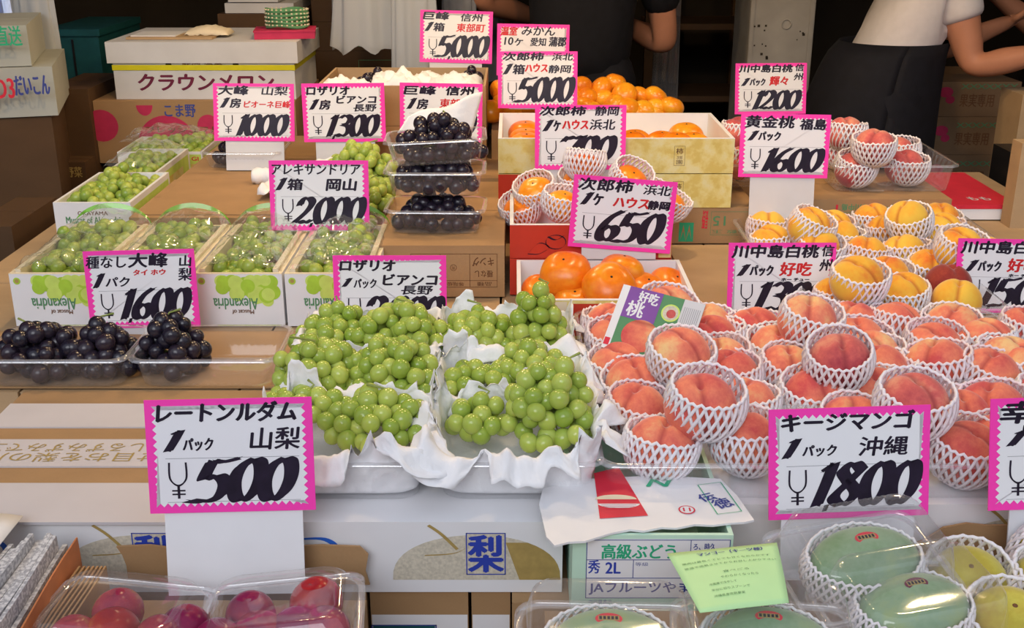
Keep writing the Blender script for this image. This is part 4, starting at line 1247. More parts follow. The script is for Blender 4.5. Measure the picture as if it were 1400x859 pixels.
# middle box with netted persimmons
YQ = yb_ + .006
q0, q1 = hy(697, 308, YQ), hy(920, 308, YQ)
zq1 = q0.z; zq0 = hy(700, 353, YQ).z
ybq = min(2.262, hz(690, 266, zq1).y)
carton('red lidded persimmon box hidden under the netted persimmons', q0.x, q1.x, YQ, ybq, Zt, zq0 - .001, 'redbox')
mbx = open_box('red fronted persimmon box behind the 650 card, netted fruit inside', q0.x, q1.x, YQ, ybq, zq0, zq1, 'redbox', 'white', 0, 'persimmon gift boxes', .006, 'fruit_box', 'fruit box')
w = q1.x - q0.x; M = face(mbx, w, ybq - YQ)
mb = MB(); rect(mb, M, w * .42, w / 2 - .001, .001, zq1 - zq0 - .004, 'marble'); mb.obj('marbled_panel', mbx)
mb = MB()
c = (-w / 2 + .082, .030)
ribbon(mb, [(c[0] + .018 * cos(a * pi / 10), c[1] + .013 * sin(a * pi / 10)) for a in range(21)], (.0007, .0007), M, 'ink', .0006)
ribbon(mb, smooth_path([(c[0] - .05, .008), (c[0] - .03, .028), (c[0] - .012, .02), (c[0] - .03, .008), (c[0] - .05, .008)]), (.0007, .0007), M, 'ink', .0006)
ribbon(mb, smooth_path([(c[0] - .014, .040), (c[0], .034), (c[0] + .014, .042)]), (.002, .0008), M, 'ink', .0006)
mb.obj('fruit_drawing', mbx)
GQ = 'foam netted persimmons'
for (x, y, lv, rt_, lb, nt_) in [(718, 282, 0, (20, -14), 'small one low at the front corner', NETLOW[0]), (738, 256, 1, (24, -16), 'tilted one at the outer edge', NET[1]), (765, 277, 1, (10, 10), 'front one beside the 650 card', NET[0]),
        (794, 246, 1, (16, -6), 'one behind the 650 card', NET[1]), (851, 240, 2, (26, 22), 'upper tilted one right of the 700 card', NET[2]), (797, 226, 2, (-14, 6), 'topmost one, all net, below the 700 numerals', NET[2]),
        (880, 265, 1, (16, 20), 'one just above the 650 card corner', NET[0]), (905, 276, 0, (10, 24), 'outer one past the 650 card', NET[1])]:
    zz = zq0 + .006 + (.0, .036, .074)[lv]
    p = hz(x, y, zz + .036)
    p.y = max(YQ + .05, p.y)
    persimmon('persimmon in white foam net, ' + lb, p, zz, GQ, .90, (radians(rt_[0]), radians(rt_[1]), 0), nt_)
# upper marbled boxes
YU = 2.27
u0, u1 = hy(681, 190, YU), hy(1005, 190, YU)
zu = u0.z; zmid = hy(800, 238, YU).z; zlow = hy(800, 284, YU).z
ybu = hz(672, 155, zu).y
ybu = min(ybu, 2.62)
w = u1.x - u0.x; D = ybu - YU
kx = open_box('yellow marbled persimmon box, upper of two, with the 700 card before it', u0.x, u1.x, YU, ybu, zmid + .0015, zu, 'marble', 'white', 0, 'yellow marbled persimmon boxes', .007, 'fruit_box', 'fruit box')
kl = open_box('yellow marbled persimmon box, lower of two, with a red end', u0.x, u1.x, YU, ybu, zlow, zmid - .0005, 'marble', None, 0, 'yellow marbled persimmon boxes', .007, 'fruit_box', 'fruit box')
M = face(kx, w, D)
for (bx_, hh, nm) in ((kx, zu - zmid, 1), (kl, zmid - zlow, 0)):
    mb = MB()
    cxm = hy(929, 215, YU).x - (u0.x + u1.x) / 2
    frame(mb, M, cxm - .011, cxm + .011, hh * .22, hh * .78, .0006, 'brownp')
    write(mb, '柿', M, cxm - .007, cxm + .007, hh * .55, hh * .72, 'brownp', .0002); write(mb, '次郎', M, cxm - .006, cxm + .006, hh * .40, hh * .50, 'brownp', 0); write(mb, '園', M, cxm - .006, cxm + .006, hh * .26, hh * .38, 'brownp', 0)
    mb.obj('seal_print', bx_)
mb = MB(); rect(mb, M, -w / 2, -w / 2 + .17, .0, zmid - zlow - .001, 'redbox'); mb.obj('red_panel', kl)
GU = 'persimmons in the marbled box'
for i, (x, y) in enumerate([(708, 180), (700, 172), (742, 186), (720, 190), (868, 182), (862, 188), (905, 184), (938, 176), (948, 186), (925, 190)]):
    q = hz(x, y, zu - .02)
    where = ['rearmost at the near end', 'at the near end wall', 'beside the near pair', 'low at the near end', 'first past the 700 card, rear', 'first past the 700 card, front', 'middle of the far half', 'rear one at the far end', 'front one at the far end', 'low one at the far end'][i]
    q.x = min(max(q.x, u0.x + .058), u1.x - .058); q.y = min(max(q.y, YU + .058), ybu - .056)
    persimmon('persimmon in the upper marbled box, ' + where, q, zu - .072 + (.006 if i % 2 else 0), GU, .98, (radians(4), 0, 0))
ex0 = hy(700, 300, YU + .004).x
cE = carton('kraft carton under the marbled boxes, with 15 printed upside-down', ex0 + .1, hy(1035, 300, YU).x, YU + .003, 2.60, Zt, zlow - .001, 'kraft')
wE = hy(1035, 300, YU).x - ex0 - .1
Mu = face(cE, wE, 2.60 - YU - .003, 'fu'); M = face(cE, wE, 2.60 - YU - .003)
ce = (ex0 + .1 + hy(1035, 300, YU).x) / 2
def ex(px): return hy(px, 305, YU).x - ce
def ez(py): return hy(960, py, YU).z - Zt
mb = MB()
write(mb, '15', Mu, -ex(992), -ex(975), -ez(296), -ez(309), 'dgreen', .0003)
frame(mb, M, ex(972), ex(1028), ez(322), ez(290), .0008, 'dgreen'); write(mb, '入数 玉', Mu, -ex(1025), -ex(974), -ez(315), -ez(320), 'dgreen')
rect(mb, M, ex(929), ex(949), ez(331), ez(305), 'green'); 
poly(mb, M, [(ex(931), ez(329)), (ex(935), ez(308)), (ex(939), ez(329)), (ex(943), ez(308)), (ex(947), ez(329)), (ex(943), ez(316)), (ex(939), ez(330)), (ex(935), ez(316))], 'kraft', .0006)
mb.obj('green_print', cE)
mb = MB(); write(mb, '長野', Mu, -ex(968), -ex(960), -ez(288), -ez(313), 'redp', .0003); mb.obj('red_print', cE)

# mandarins behind
zm0 = hy(800, 150, 2.72).z - .035
cM = carton('kraft carton carrying the heap of mandarins', hy(672, 150, 2.66).x, hy(925, 150, 2.66).x, 2.64, 2.98, Zt, zm0, 'kraft')
mpx = [(832, 118, 2), (855, 124, 1), (868, 128, 1), (808, 131, 1), (848, 140, 0), (888, 131, 1), (893, 146, 0), (914, 146, 0), (875, 152, 0), (795, 146, 0), (815, 150, 0), (840, 152, 0), (856, 150, 0), (800, 118, 1), (828, 136, 1), (838, 112, 2),
       (676, 122, 1), (682, 144, 0), (670, 150, 0), (690, 130, 1), (765, 140, 0), (745, 140, 0), (720, 142, 0), (700, 146, 0), (730, 128, 1), (760, 126, 1), (780, 132, 1), (790, 155, 0), (770, 112, 2), (745, 112, 2), (826, 157, 0), (866, 158, 0), (900, 158, 0)]
rnd = random.Random(5)
placed = []
cnt = {}
for i, (x, y, lv) in enumerate(sorted(mpx)):
    p = hy(x, y, 2.72 + (.0, .035, .06)[lv] + (158 - y) * .001)
    sc_ = rnd.uniform(.92, 1.12)
    o = place('mandarin', MD, None, (p.x, p.y, max(zm0, p.z - .024)), (rnd.uniform(-.7, .7), rnd.uniform(-.7, .7), rnd.uniform(0, 6)), sc_)
    k = (x > 760, lv); cnt[k] = cnt.get(k, 0) + 1
    lb = 'orange mandarin, %s from the card side in the %s of the open heap' if x > 760 else 'orange mandarin, %s from the open carton in the %s behind the 5000 cards'
    tag(o, lb % (ORD[cnt[k] - 1], ['bottom layer', 'middle layer', 'top layer'][lv]), 'mandarin', 'mandarins in the heap')
# long kraft carton at the right
yC = hz(1110, 328, Zt).y
cx0, cx1 = hy(1108, 270, yC).x, hy(1302, 270, yC).x
cr = carton('long kraft carton with upside-down green print, white peaches on top', cx0, cx1, yC, yC + .28, Zt, ZC, 'kraft')
w = cx1 - cx0; M = face(cr, w, .28); Mu = face(cr, w, .28, 'fu')
def rx_(px): return hy(px, 290, yC).x - (cx0 + cx1) / 2
def rz_(py): return hy(1200, py, yC).z - Zt
mb = MB(); write(mb, 'グリーン長野川中島', Mu, -rx_(1232), -rx_(1150), -rz_(279), -rz_(288), 'dgreen', .0004); frame(mb, M, rx_(1148), rx_(1262), rz_(322), rz_(290), .0008, 'dgreen'); rect(mb, M, rx_(1245), rx_(1292), rz_(322), rz_(296), 'green', .0003); mb.obj('green_print', cr)
mb = MB(); rect(mb, M, rx_(1142), rx_(1145), rz_(290), rz_(280), 'redp'); mb.obj('red_mark', cr)

# ------------------------------------------------------------------ front tier
ZF = .69
carton('kraft carton under the red plum packs', -.57, hz(495, 850, ZF).x, .60, 1.075, .49, ZF, 'kraft')
carton('kraft carton under the mango packs and nashi pears', hz(745, 850, ZF).x, 1.05, .60, 1.055, .49, ZF, 'kraft')

def board(name, label, pts, key, th=.003, loc=(0, 0, 0), cat='cardboard'):
    """thin board cut to a polygon given as 3D points in one plane"""
    v = [Vector(p) for p in pts]
    n = (v[1] - v[0]).cross(v[2] - v[0]).normalized() * th
    m = len(v)
    mb = MB()
    mb.add([p for p in v] + [p - n for p in v], [tuple(range(m)), tuple(range(2 * m - 1, m - 1, -1))] + [(i, i + m, (i + 1) % m + m, (i + 1) % m) for i in range(m)], key)
    o = mb.obj(name, None)
    return tag(o, label, cat)
YB = YF - .012
board('torn_kraft_flap', 'torn kraft carton flap standing behind the red plum packs', [hy(x, y, YB) for x, y in
      [(160, 746), (205, 744), (260, 751), (330, 753), (380, 747), (440, 744), (492, 746), (504, 757), (500, 780), (506, 798), (470, 797), (380, 795), (243, 796), (176, 789), (174, 772), (168, 757)]][::-1], 'kraft')
board('torn_kraft_flap', 'bent kraft carton flap standing behind the nashi pears', [hy(x, y, YR - .02) for x, y in
      [(1225, 752), (1262, 740), (1290, 722), (1322, 716), (1350, 719), (1440, 718), (1440, 820), (1300, 820), (1240, 800)]][::-1], 'kraft')

# mint green grape box with its torn lid
ym = 1.085
g0, g1 = hy(783, 735, ym), hy(1003, 735, ym)
zg = hy(783, 732, ym).z
gb = open_box('mint green grape carton with blue and green label, before the peach packs', g0.x, g1.x, ym, YF - .022 + .22, .656, zg, 'mint', None, 0, None, .005, 'grape_carton', 'carton')
gb.location.y = (ym + YF + .198) / 2
w = g1.x - g0.x; d = YF + .198 - ym
M = face(gb, w, d)
def gx(px): return hy(px, 780, ym).x - (g0.x + g1.x) / 2
def gz(py): return hy(880, py, ym).z - .656
mb = MB(); rect(mb, M, gx(801), gx(996), gz(818), gz(737), 'white', .0003); mb.obj('white_panel', gb)
mb = MB(); frame(mb, M, gx(801), gx(996), gz(818), gz(738), .0009, 'bline', .0005)
for a in ((801, 996, 766, 765), (801, 996, 791, 790)): rect(mb, M, gx(a[0]), gx(a[1]), gz(a[2]), gz(a[3]), 'bline', .0005)
rect(mb, M, gx(865), gx(866), gz(790), gz(766), 'bline', .0005); rect(mb, M, gx(942), gx(943), gz(766), gz(738), 'bline', .0005)
write(mb, '2L', M, gx(828), gx(848), gz(784), gz(769), 'blue', .0005); write(mb, '秀', M, gx(804), gx(820), gz(784), gz(766), 'blue', .0004)
write(mb, '等級', M, gx(868), gx(886), gz(774), gz(769), 'bline', 0)
write(mb, 'JAフルーツやまなし', M, gx(806), gx(985), gz(813), gz(796), 'bline', .0004)
write(mb, 'ろ、時久', M, gx(946), gx(976), gz(752), gz(743), 'bline', .0002); write(mb, '内容量表示', M, gx(806), gx(838), gz(826), gz(820), 'bline', 0)
mb.obj('blue_print', gb)
mb = MB(); write(mb, '高級ぶどう', M, gx(822), gx(922), gz(764), gz(744), 'green', .0006, 0, .0006); mb.obj('green_lettering', gb)
zl = zg + .004
rnd = random.Random(2)
outline = [(737, 690), (742, 668), (800, 655), (900, 650), (985, 655), (1008, 678), (1031, 711)]
front = [(1031, 711), (1018, 714), (1000, 715), (975, 718), (950, 717), (925, 722), (905, 721), (880, 726), (862, 724), (835, 729), (800, 740), (778, 741), (758, 746), (747, 734)]
pts = [hz(x, y, zl) for x, y in outline[:-1] + front]
gl_ = board('torn_carton_lid', 'torn white carton lid with red square lying on the mint green box', pts[::-1], 'white', .0025)
Mw = plane_M((0, 0, zl), (1, 0, 0), (0, 1, 0))
def wp(px, py): q = hz(px, py, zl); return (q.x, q.y)
LF = .0008
mb = MB(); poly(mb, Mw, [wp(820, 710), wp(886, 706), wp(846, 640), wp(812, 648)], 'redp', LF); mb.obj('red_square', gl_)
mb = MB()
q = wp(846, 690); disc(mb, Mw, q[0], q[1], .024, .010, 'white', LF + .0002, a0=pi, a1=2 * pi); q = wp(842, 684); disc(mb, Mw, q[0], q[1], .024, .011, 'cream', LF + .0002, a0=0, a1=pi); 
for i in range(4): q = wp(846, 692 + i * 2); rect(mb, Mw, q[0] - .02 + i * .002, q[0] + .02 - i * .002, q[1], q[1] + .0006, 'pinkp', LF + .0004)
mb.obj('fruit_emblem', gl_)
mb = MB(); a = wp(884, 666); b = wp(918, 656); write(mb, 'N', Mw, a[0], b[0], a[1], b[1], 'green', .001, .3, LF); mb.obj('green_letter', gl_)
mb = MB(); q = wp(939, 698); disc(mb, Mw, q[0], q[1], .0095, .0095, 'redp', LF); disc(mb, Mw, q[0], q[1], .0078, .0078, 'white', LF + .0001); write(mb, '11', Mw, q[0] - .004, q[0] + .004, q[1] - .004, q[1] + .004, 'redp', .0003, 0, LF + .0002); mb.obj('red_circle_mark', gl_)
mb = MB()
ft = [wp(981, 704), wp(1014, 700), wp(985, 660), wp(954, 664)]
for i in range(4):
    a, b = ft[i], ft[(i + 1) % 4]; ribbon(mb, [a, b], (.0005, .0005), Mw, 'green', LF)
mb.obj('green_frame', gl_)
mb = MB(); q = wp(986, 688); Mr = Mw @ Matrix.Translation((q[0], q[1], 0)) @ Matrix.Rotation(radians(25), 4, 'Z'); write(mb, '徳', Mr, -.011, .011, -.012, .009, 'bline', .0005, 0, LF); write(mb, '伝', Mr, -.018, .002, .009, .026, 'bline', .0005, 0, LF); mb.obj('ink_writing', gl_)

# leaflet
A = hz(912, 757, .800); B = hz(1062, 742, .808); C_ = hz(1080, 812, .806); D_ = hz(957, 838, .797)
def lf(u, v):
    p = (A * (1 - u) + B * u) * v + (D_ * (1 - u) + C_ * u) * (1 - v)
    p.z += .004 * sin(pi * u) * sin(pi * v) - .010 * (1 - v) ** 2 * u
    return p
mb = MB(); mb.grid(lf, 12, 12, 'leaflet')
lo_ = mb.obj('paper_leaflet', None); tag(lo_, 'pale green printed leaflet lying across the mango packs', 'leaflet')
m = lo_.modifiers.new('thickness', 'SOLIDIFY'); m.thickness = .0004
mb = MB()
def on_leaf(s, x0, x1, y0, y1, key, bold=0):
    v, f = text_geo(s)
    ax, bx_ = min(q[0] for q in v), max(q[0] for q in v); ay, by = min(q[1] for q in v), max(q[1] for q in v)
    n_ = (B - A).cross(A - D_).normalized() * .0008
    for dx in ((0,) if not bold else (-bold, bold)):
        vs = [lf(x0 + (x - ax) / (bx_ - ax) * (x1 - x0) + dx, y0 + (y - ay) / (by - ay) * (y1 - y0)) + n_ for x, y in v]
        mb.add(vs, f, key)
on_leaf('マンゴー（キーツ種）', .25, .85, .86, .93, 'bline', .003)
for i, (s, a, b) in enumerate([('果肉は黄色くてとても甘くなめらかです', .07, .9), ('常温で追熟させてからお召し上がり下さい', .07, .95), ('食べごろ', .4, .66), ('やわらかくなったら', .36, .74), ('冷蔵庫で冷やして', .22, .5), ('半分に切りスプーンで', .22, .62), ('沖縄県産完熟果実', .22, .55)]):
    yy = .74 - i * .085 - (.06 if i > 1 else 0)
    on_leaf(s, a, b, yy, yy + .035, 'dgreen')
mb.obj('printed_text', lo_)

# clamshell packs
def clamshell(label, x, y, z, w, d, hl, hu, rot, group):
    r = root('clamshell_pack', label, 'plastic pack', (x, y, z), 0, group, rot=rot)
    k = ('c', w, d, hl); k2 = ('l', w, d, hu)
    if k not in _trays: _trays[k] = tray_mesh('pack_tray', w, d, hl, 'petd')
    if k2 not in _trays: _trays[k2] = tray_mesh('pack_lid', w, d, hu, 'petd', .010, .0008)
    place('pack_base', _trays[k], r)
    place('pack_lid', _trays[k2], r, (0, 0, hl + hu + .001), (pi, 0, 0))
    return r
def mango_fn(a, b, c):
    return lambda t, p: Vector((a * sin(p) * cos(t) * (1 + .06 * cos(t)), b * sin(p) * sin(t) + .06 * b * cos(t) * sin(p), c + c * cos(p)))
MG = fruit_mesh('flesh', mango_fn(.062, .042, .038), 'mango', 32, 18)
NETM = net_mesh('foam_net', .046, .056, 40, 'net', 12, 1.0, .0018, 1.42, 9)
def mango(label, x, y, z, rot, mark='redp', group='green mangos in foam nets'):
    r = root('mango', label, 'mango', (x, y, z), 0, group, rot=rot)
    place('flesh', MG, r, (0, 0, .004)); place('foam_net', NETM, r, (0, 0, 0), (0, 0, 0))
    mb = MB()
    I = Matrix.Translation((.0, .004, .0795)) @ Matrix.Rotation(radians(6), 4, 'X')
    disc(mb, I, 0, 0, .013, .007, mark, .0004); mb.obj('sticker', r)
    mb = MB()
    rect(mb, I, -.010, .010, -.002, .0035, 'gold', .0006); 
    for i in range(5): rect(mb, I, -.009 + i * .0038, -.0065 + i * .0038, -.001, .0028, 'ink', .0008)
    mb.obj('sticker_print', r)
    return r
MK = [('mango lying in the pack nearest the 1,800 card, gold and red sticker', (1172, 770), (radians(14), radians(-2), radians(14)), 'redp', .030, .735),
      ('mango in the foremost pack beside the nashi pears, dark red sticker', (1238, 838), (radians(10), 0, radians(16)), 'purplep', .006, .735),
      ('mango below the pale green leaflet, cut by the picture edge', (1045, 893), (radians(8), 0, radians(-6)), 'redp', .004, .73),
      ('yellowish mango before the mint green carton', (830, 896), (radians(8), 0, radians(-2)), 'redp', .004, .73)]
for i, (lb, (px, py), rt_, mk, dz, zc) in enumerate(MK):
    p = hz(px, py, zc + dz)
    clamshell('clear clamshell pack round the ' + lb.split(',')[0], p.x, p.y, ZF + dz + .002, .168, .120, .045, .052, rt_, 'clear mango packs')
    mango(lb if i == 3 else 'green ' + lb, p.x, p.y, ZF + dz + .007, rt_, mk)
# nashi pears
def pear_fn(R):
    return lambda t, p: Vector((R * sin(p) * cos(t), R * sin(p) * sin(t), R * .88 + R * .88 * cos(p) * (1 - .16 * math.exp(-(p / .22) ** 2))))
NP = fruit_mesh('flesh', pear_fn(.042), 'pear', 28, 18)
mb = MB(); mb.ball(lambda t, p: Vector((.003 * sin(p) * cos(t), .003 * sin(p) * sin(t), .0015 * cos(p))), 8, 6, 'brownp'); CAL = mb.mesh('calyx')
NPD = [('olive nashi pear behind the front mango pack, dark calyx upward', 1322, 786, (22, -8), 1.0), ('browner nashi pear at the picture edge corner', 1377, 848, (16, -4), 1.0),
       ('nashi pear under a tilted foam net at the stall end', 1402, 760, (18, 30), 1.0), ('nashi pear hidden between the netted ones', 1420, 800, (10, 10), .95)]
for lb, x, y, rt_, s in NPD:
    p = hz(x, y, ZF + .042)
    r = root('nashi_pear', lb, 'pear', (p.x, p.y, ZF + .004), 0, 'foam netted nashi pears', rot=(radians(rt_[0]), radians(rt_[1]), 0))
    place('flesh', NP, r, (0, 0, .003), (0, 0, x), s); place('calyx', CAL, r, (0, 0, .003 + .042 * .88 * 1.85 * s)); place('foam_net', NET[1], r, (0, 0, 0), (0, 0, y), s)
# plums
PL = fruit_mesh('plum', peach_fn(.026, .06, .96), 'plum', 24, 16)
PLR = fruit_mesh('plum', peach_fn(.028, .05, .96), 'plumr', 24, 16)
cl = hz(163, 856, ZF + .03); c2 = hz(388, 852, ZF + .03)
clamshell('clear clamshell of plums nearest the newspapers', cl.x, cl.y, ZF + .001, .156, .128, .034, .026, (radians(-2), radians(3), radians(-5)), 'clear plum packs')
clamshell('clear clamshell of plums beside the blue lettering', c2.x, c2.y, ZF + .001, .156, .128, .034, .026, (radians(-2), radians(-3), radians(6)), 'clear plum packs')
for i, (x, y, me, lb, dz) in enumerate([(160, 862, PLR, 'bright red plum with a freckled skin in the outer clamshell', 0), (216, 868, PL, 'dusky purple plum beside the bright red one', 0), (246, 858, PL, 'purple plum at the inner corner of the outer clamshell', 0),
        (100, 875, PL, 'plum in gold wrapping side of the outer clamshell', 0), (168, 838, PL, 'pinkish plum seen behind the bright red one', .004), (300, 872, PL, 'pink plum at the outer corner of the inner clamshell', 0), (350, 862, PL, 'pale pink plum in the inner clamshell', 0),
        (398, 862, PL, 'orange pink plum in the middle of the inner clamshell', 0), (446, 862, PL, 'yellow green plum in the inner clamshell', 0), (440, 826, PLR, 'round red plum under the tilted lid by the blue lettering', .004), (345, 838, PL, 'plum far back under the tilted lid', .004)]):
    p = hz(x, y, ZF + .034)
    tag(place('plum', me, None, (p.x, p.y, ZF + .006 + dz), (radians(10), radians(-6), i * 1.3)), lb, 'plum', 'plums in the clear packs')

# newspapers and paper bags standing at the stall edge
rnd = random.Random(3)
def standing(name, label, cat, x, th, far_py, z1, key, lean, group, ybk=1.10, fold=0):
    mb = MB()
    n = 10; L = .42
    def fn(s, u, v):
        yv = -L + L * u
        z = (z1 - .50) * v
        return Vector((s * th / 2 + lean * v * (.6 + .4 * (1 - u)) + .003 * sin(u * 7 + x * 80) * v, yv + .02 * (1 - v), z))
    mb.grid(lambda u, v: fn(-1, u, v), n, 4, key, None, False); mb.grid(lambda u, v: fn(1, u, v), n, 4, key, None, False)
    mb.grid(lambda u, v: fn(-1 + 2 * v, u, 1), n, 1, key, None, False); mb.grid(lambda u, v: fn(-1 + 2 * v, 1, u), 4, 1, key, None, False)
    o = mb.obj(name, None, (x, ybk, .50))
    return tag(o, label, cat, group)
x = -.555
for i in range(9):
    th = rnd.uniform(.004, .0075)
    # the papers stand in the gap beside the plum carton, so keep them above it
    o = standing('newspaper', 'folded grey newspaper, %s from the orange paper sheet in the bundle' % ORD[8 - i], 'newspaper', x, th, 0, .755 + rnd.uniform(-.012, .012), 'news', .006, 'folded newspapers in the bundle', 1.09 + rnd.uniform(-.02, .02))
    x += th + .0016
standing('orange_envelope', 'thin orange brown paper sheet between newspapers and kraft bags', 'paper', x + .002, .0018, 0, .752, 'orange_p', .014, None, 1.105)
x += .012
for i in range(7):
    standing('paper_bag', 'flat kraft paper bag, %s from the orange paper sheet' % ORD[i], 'paper bag', x, .0022, 0, .728, 'kraft', .006, 'flat kraft paper bags', 1.085)
    x += .0042
sheet('plastic_sheet', 'white rounded plastic sheet beyond the newspapers', lambda u, v: Vector(((u - .5) * .16, (v - .5) * .30, .01 * sin(pi * u) - .05 * (1 - u) ** 2)), 10, 10, (-.635, .98, .765), key='white', cat='plastic sheet', th=.001)

# ------------------------------------------------------------------ price cards
price_card('pink bordered 500 price card, largest in view, before the heaped green grapes', 319, 700, 215, [('レートンルダム', .07, .90, .80, .97, 'b'), ('1', .10, .22, .55, .72, 'b'), ('パック', .22, .40, .55, .66, 'm'), ('山梨', .62, .92, .55, .74, 'm')], '500', 12, 2, .4, (.27, .90, .10, .47), base=ZF, stand='wide', Yf=1.105)
price_card('1,600 price card for seedless black grapes before the white muscat boxes', 199, 448, 148, [('種なし', .02, .38, .78, .93, 'm'), ('大峰', .40, .76, .78, .96, 'b'), ('山', .86, .97, .78, .92, 'm'), ('梨', .84, .96, .60, .76, 'm'), ('タイ ホウ', .44, .73, .68, .75, 'rm'), ('1', .06, .17, .53, .70, 'b'), ('パク', .18, .40, .54, .66, 'm')], '1,600', 8, -2, 2, (.28, .94, .12, .50), Yf=1.735)
price_card('2,000 price card reading ロザリオ ビアンコ, behind the tall green grapes', 535, 455, 149, [('ロザリオ', .06, .55, .80, .94, 'b'), ('ビアンコ', .44, .92, .62, .76, 'b'), ('1', .07, .16, .60, .70, 'b'), ('パック', .18, .38, .58, .70, 'm'), ('長野', .60, .88, .50, .61, 'm')], '2,000', 6, 0, 0, (.26, .98, .08, .47), rule=.058, Yf=1.725)
price_card('price card reading アレキサンドリア, rising behind the cellophane wraps', 438, 315, 136, [('アレキサンドリア', .03, .92, .80, .95, 'm'), ('1', .06, .17, .58, .74, 'b'), ('箱', .18, .34, .58, .74, 'b'), ('岡山', .57, .88, .57, .74, 'b')], '2,000', 10, 0, 0, (.24, .97, .10, .47), Yf=2.085, base=zk + .001)
price_card('1000 price card with red ピオーネ巨峰 line, above the back tray of black grapes', 348, 193, 110, [('大峰', .06, .44, .80, .96, 'b'), ('山梨', .60, .92, .80, .95, 'm'), ('1房', .08, .34, .58, .74, 'b'), ('ピオーネ巨峰', .38, .95, .58, .70, 'rm')], '1000', 12, 0, -.5, base=zk)
price_card('1,300 price card reading ロザリオ ビアンコ, above the back green grapes', 472, 194, 109, [('ロザリオ', .06, .58, .80, .95, 'b'), ('ビアンコ', .42, .90, .66, .79, 'b'), ('1房', .08, .34, .56, .72, 'b'), ('長野', .62, .90, .52, .64, 'm')], '1,300', 5, 0, .5, base=zk, Yf=2.50)
price_card('巨峰 price card half hidden by the top black grape tray', 603, 194, 110, [('巨峰', .05, .44, .80, .95, 'b'), ('信州', .56, .90, .80, .95, 'b'), ('1房', .08, .34, .56, .73, 'b'), ('東部町', .48, .86, .58, .74, 'rm')], '1,500', 5, 0, -1, base=zk + .002, Yf=2.50)
price_card('5,000 巨峰 price card above the open carton, before the hanging bags', 623, 86, 99, [('巨峰', .04, .40, .82, .97, 'b'), ('信州', .56, .86, .80, .95, 'm'), ('1箱', .06, .34, .60, .76, 'b'), ('東部町', .50, .90, .60, .76, 'rm')], '5,000', 12, 0, -1.5, (.24, .96, .12, .52), base=hy(500, 172, YO).z, Yf=2.90)
price_card('みかん price card standing behind the 5000 persimmon card', 728, 104, 99, [('温室', .05, .28, .78, .94, 'rb'), ('みかん', .34, .80, .78, .96, 'm'), ('10ヶ', .10, .36, .58, .74, 'm'), ('愛知', .46, .68, .58, .74, 'm'), ('蒲郡', .72, .96, .58, .76, 'b')], '1800', 12, 0, -1, base=zm0, Yf=2.90)
price_card('5000 次郎柿 price card above the upper marbled box, near the mandarins', 735, 148, 112, [('次郎柿', .06, .58, .84, .98, 'b'), ('浜北', .68, .94, .84, .97, 'm'), ('1箱', .06, .34, .60, .77, 'b'), ('ハウス', .34, .62, .64, .78, 'rb'), ('静岡', .64, .92, .62, .76, 'm')], '5000', 12, 0, 0, (.24, .97, .12, .54), base=zu + .001, Yf=2.66)
price_card('700 price card leaning on the upper marbled box', 793, 232, 121, [('次郎柿', .05, .56, .84, .98, 'b'), ('静岡', .66, .92, .84, .98, 'm'), ('1ヶ', .08, .28, .60, .76, 'b'), ('ハウス', .30, .58, .63, .77, 'rb'), ('浜北', .60, .88, .62, .78, 'm')], '700', 8, 0, 0, (.26, .90, .12, .52), base=zq1, Yf=2.245)
price_card('650 price card before the netted persimmons', 846, 342, 137, [('次郎柿', .05, .58, .80, .97, 'b'), ('浜北', .68, .94, .80, .93, 'm'), ('1ヶ', .08, .30, .60, .76, 'b'), ('ハウス', .40, .74, .60, .74, 'rb'), ('静岡', .74, .95, .60, .72, 'b')], '650', 6, 0, -4.5, (.26, .92, .12, .54), base=zr + .004, Yf=YQ - .012)
price_card('1200 price card with red 輝々, before the concrete pillar', 1053, 156, 97, [('川中島白桃', .05, .80, .82, .97, 'b'), ('信', .84, .96, .84, .98, 'm'), ('州', .82, .95, .66, .80, 'm'), ('1パック', .08, .42, .56, .70, 'b'), ('輝々', .48, .74, .56, .74, 'rb')], '1200', 12, 0, .5, (.24, .93, .10, .46), base=.84)
price_card('1600 price card reading 黄金桃 福島 on a tall grey stand', 1070, 243, 113, [('黄金桃', .05, .60, .78, .97, 'b'), ('福島', .66, .95, .76, .93, 'b'), ('1パック', .08, .45, .58, .72, 'b')], '1600', 10, 0, -1, (.25, .95, .10, .46), base=Zt, Yf=2.27)
price_card('1,300 price card reading 川中島白桃 好吃, before the yellow peaches', 1066, 434, 137, [('川中島白桃', .03, .84, .80, .97, 'b'), ('信', .87, .98, .82, .97, 'm'), ('州', .85, .97, .62, .78, 'm'), ('1パック', .08, .42, .56, .70, 'b'), ('好吃', .48, .78, .56, .74, 'rb'), ('ホー チュー', .50, .76, .49, .53, 'm')], '1,300', 10, 0, 0, (.24, .95, .10, .47), base=Zt)
price_card('1,500 price card at the stall edge above the single layer peaches', 1374, 428, 142, [('川中島白桃', .03, .84, .80, .97, 'b'), ('信', .87, .98, .82, .97, 'm'), ('1パック', .08, .42, .56, .70, 'b'), ('好吃', .48, .78, .56, .74, 'rb'), ('ホー チュー', .50, .76, .49, .53, 'm')], '1,500', 10, 0, -1, (.24, .95, .10, .47), base=Zt)
price_card('1,800 price card reading キージマンゴ 沖縄 above the mango packs', 1160, 708, 194, [('キージマンゴ', .08, .90, .80, .96, 'b'), ('1', .08, .19, .56, .72, 'b'), ('パック', .21, .42, .57, .67, 'm'), ('沖縄', .56, .86, .56, .73, 'm')], '1,800', 12, 1, 1.5, (.26, .95, .12, .50), base=ZF, stand='wide', Yf=1.13)
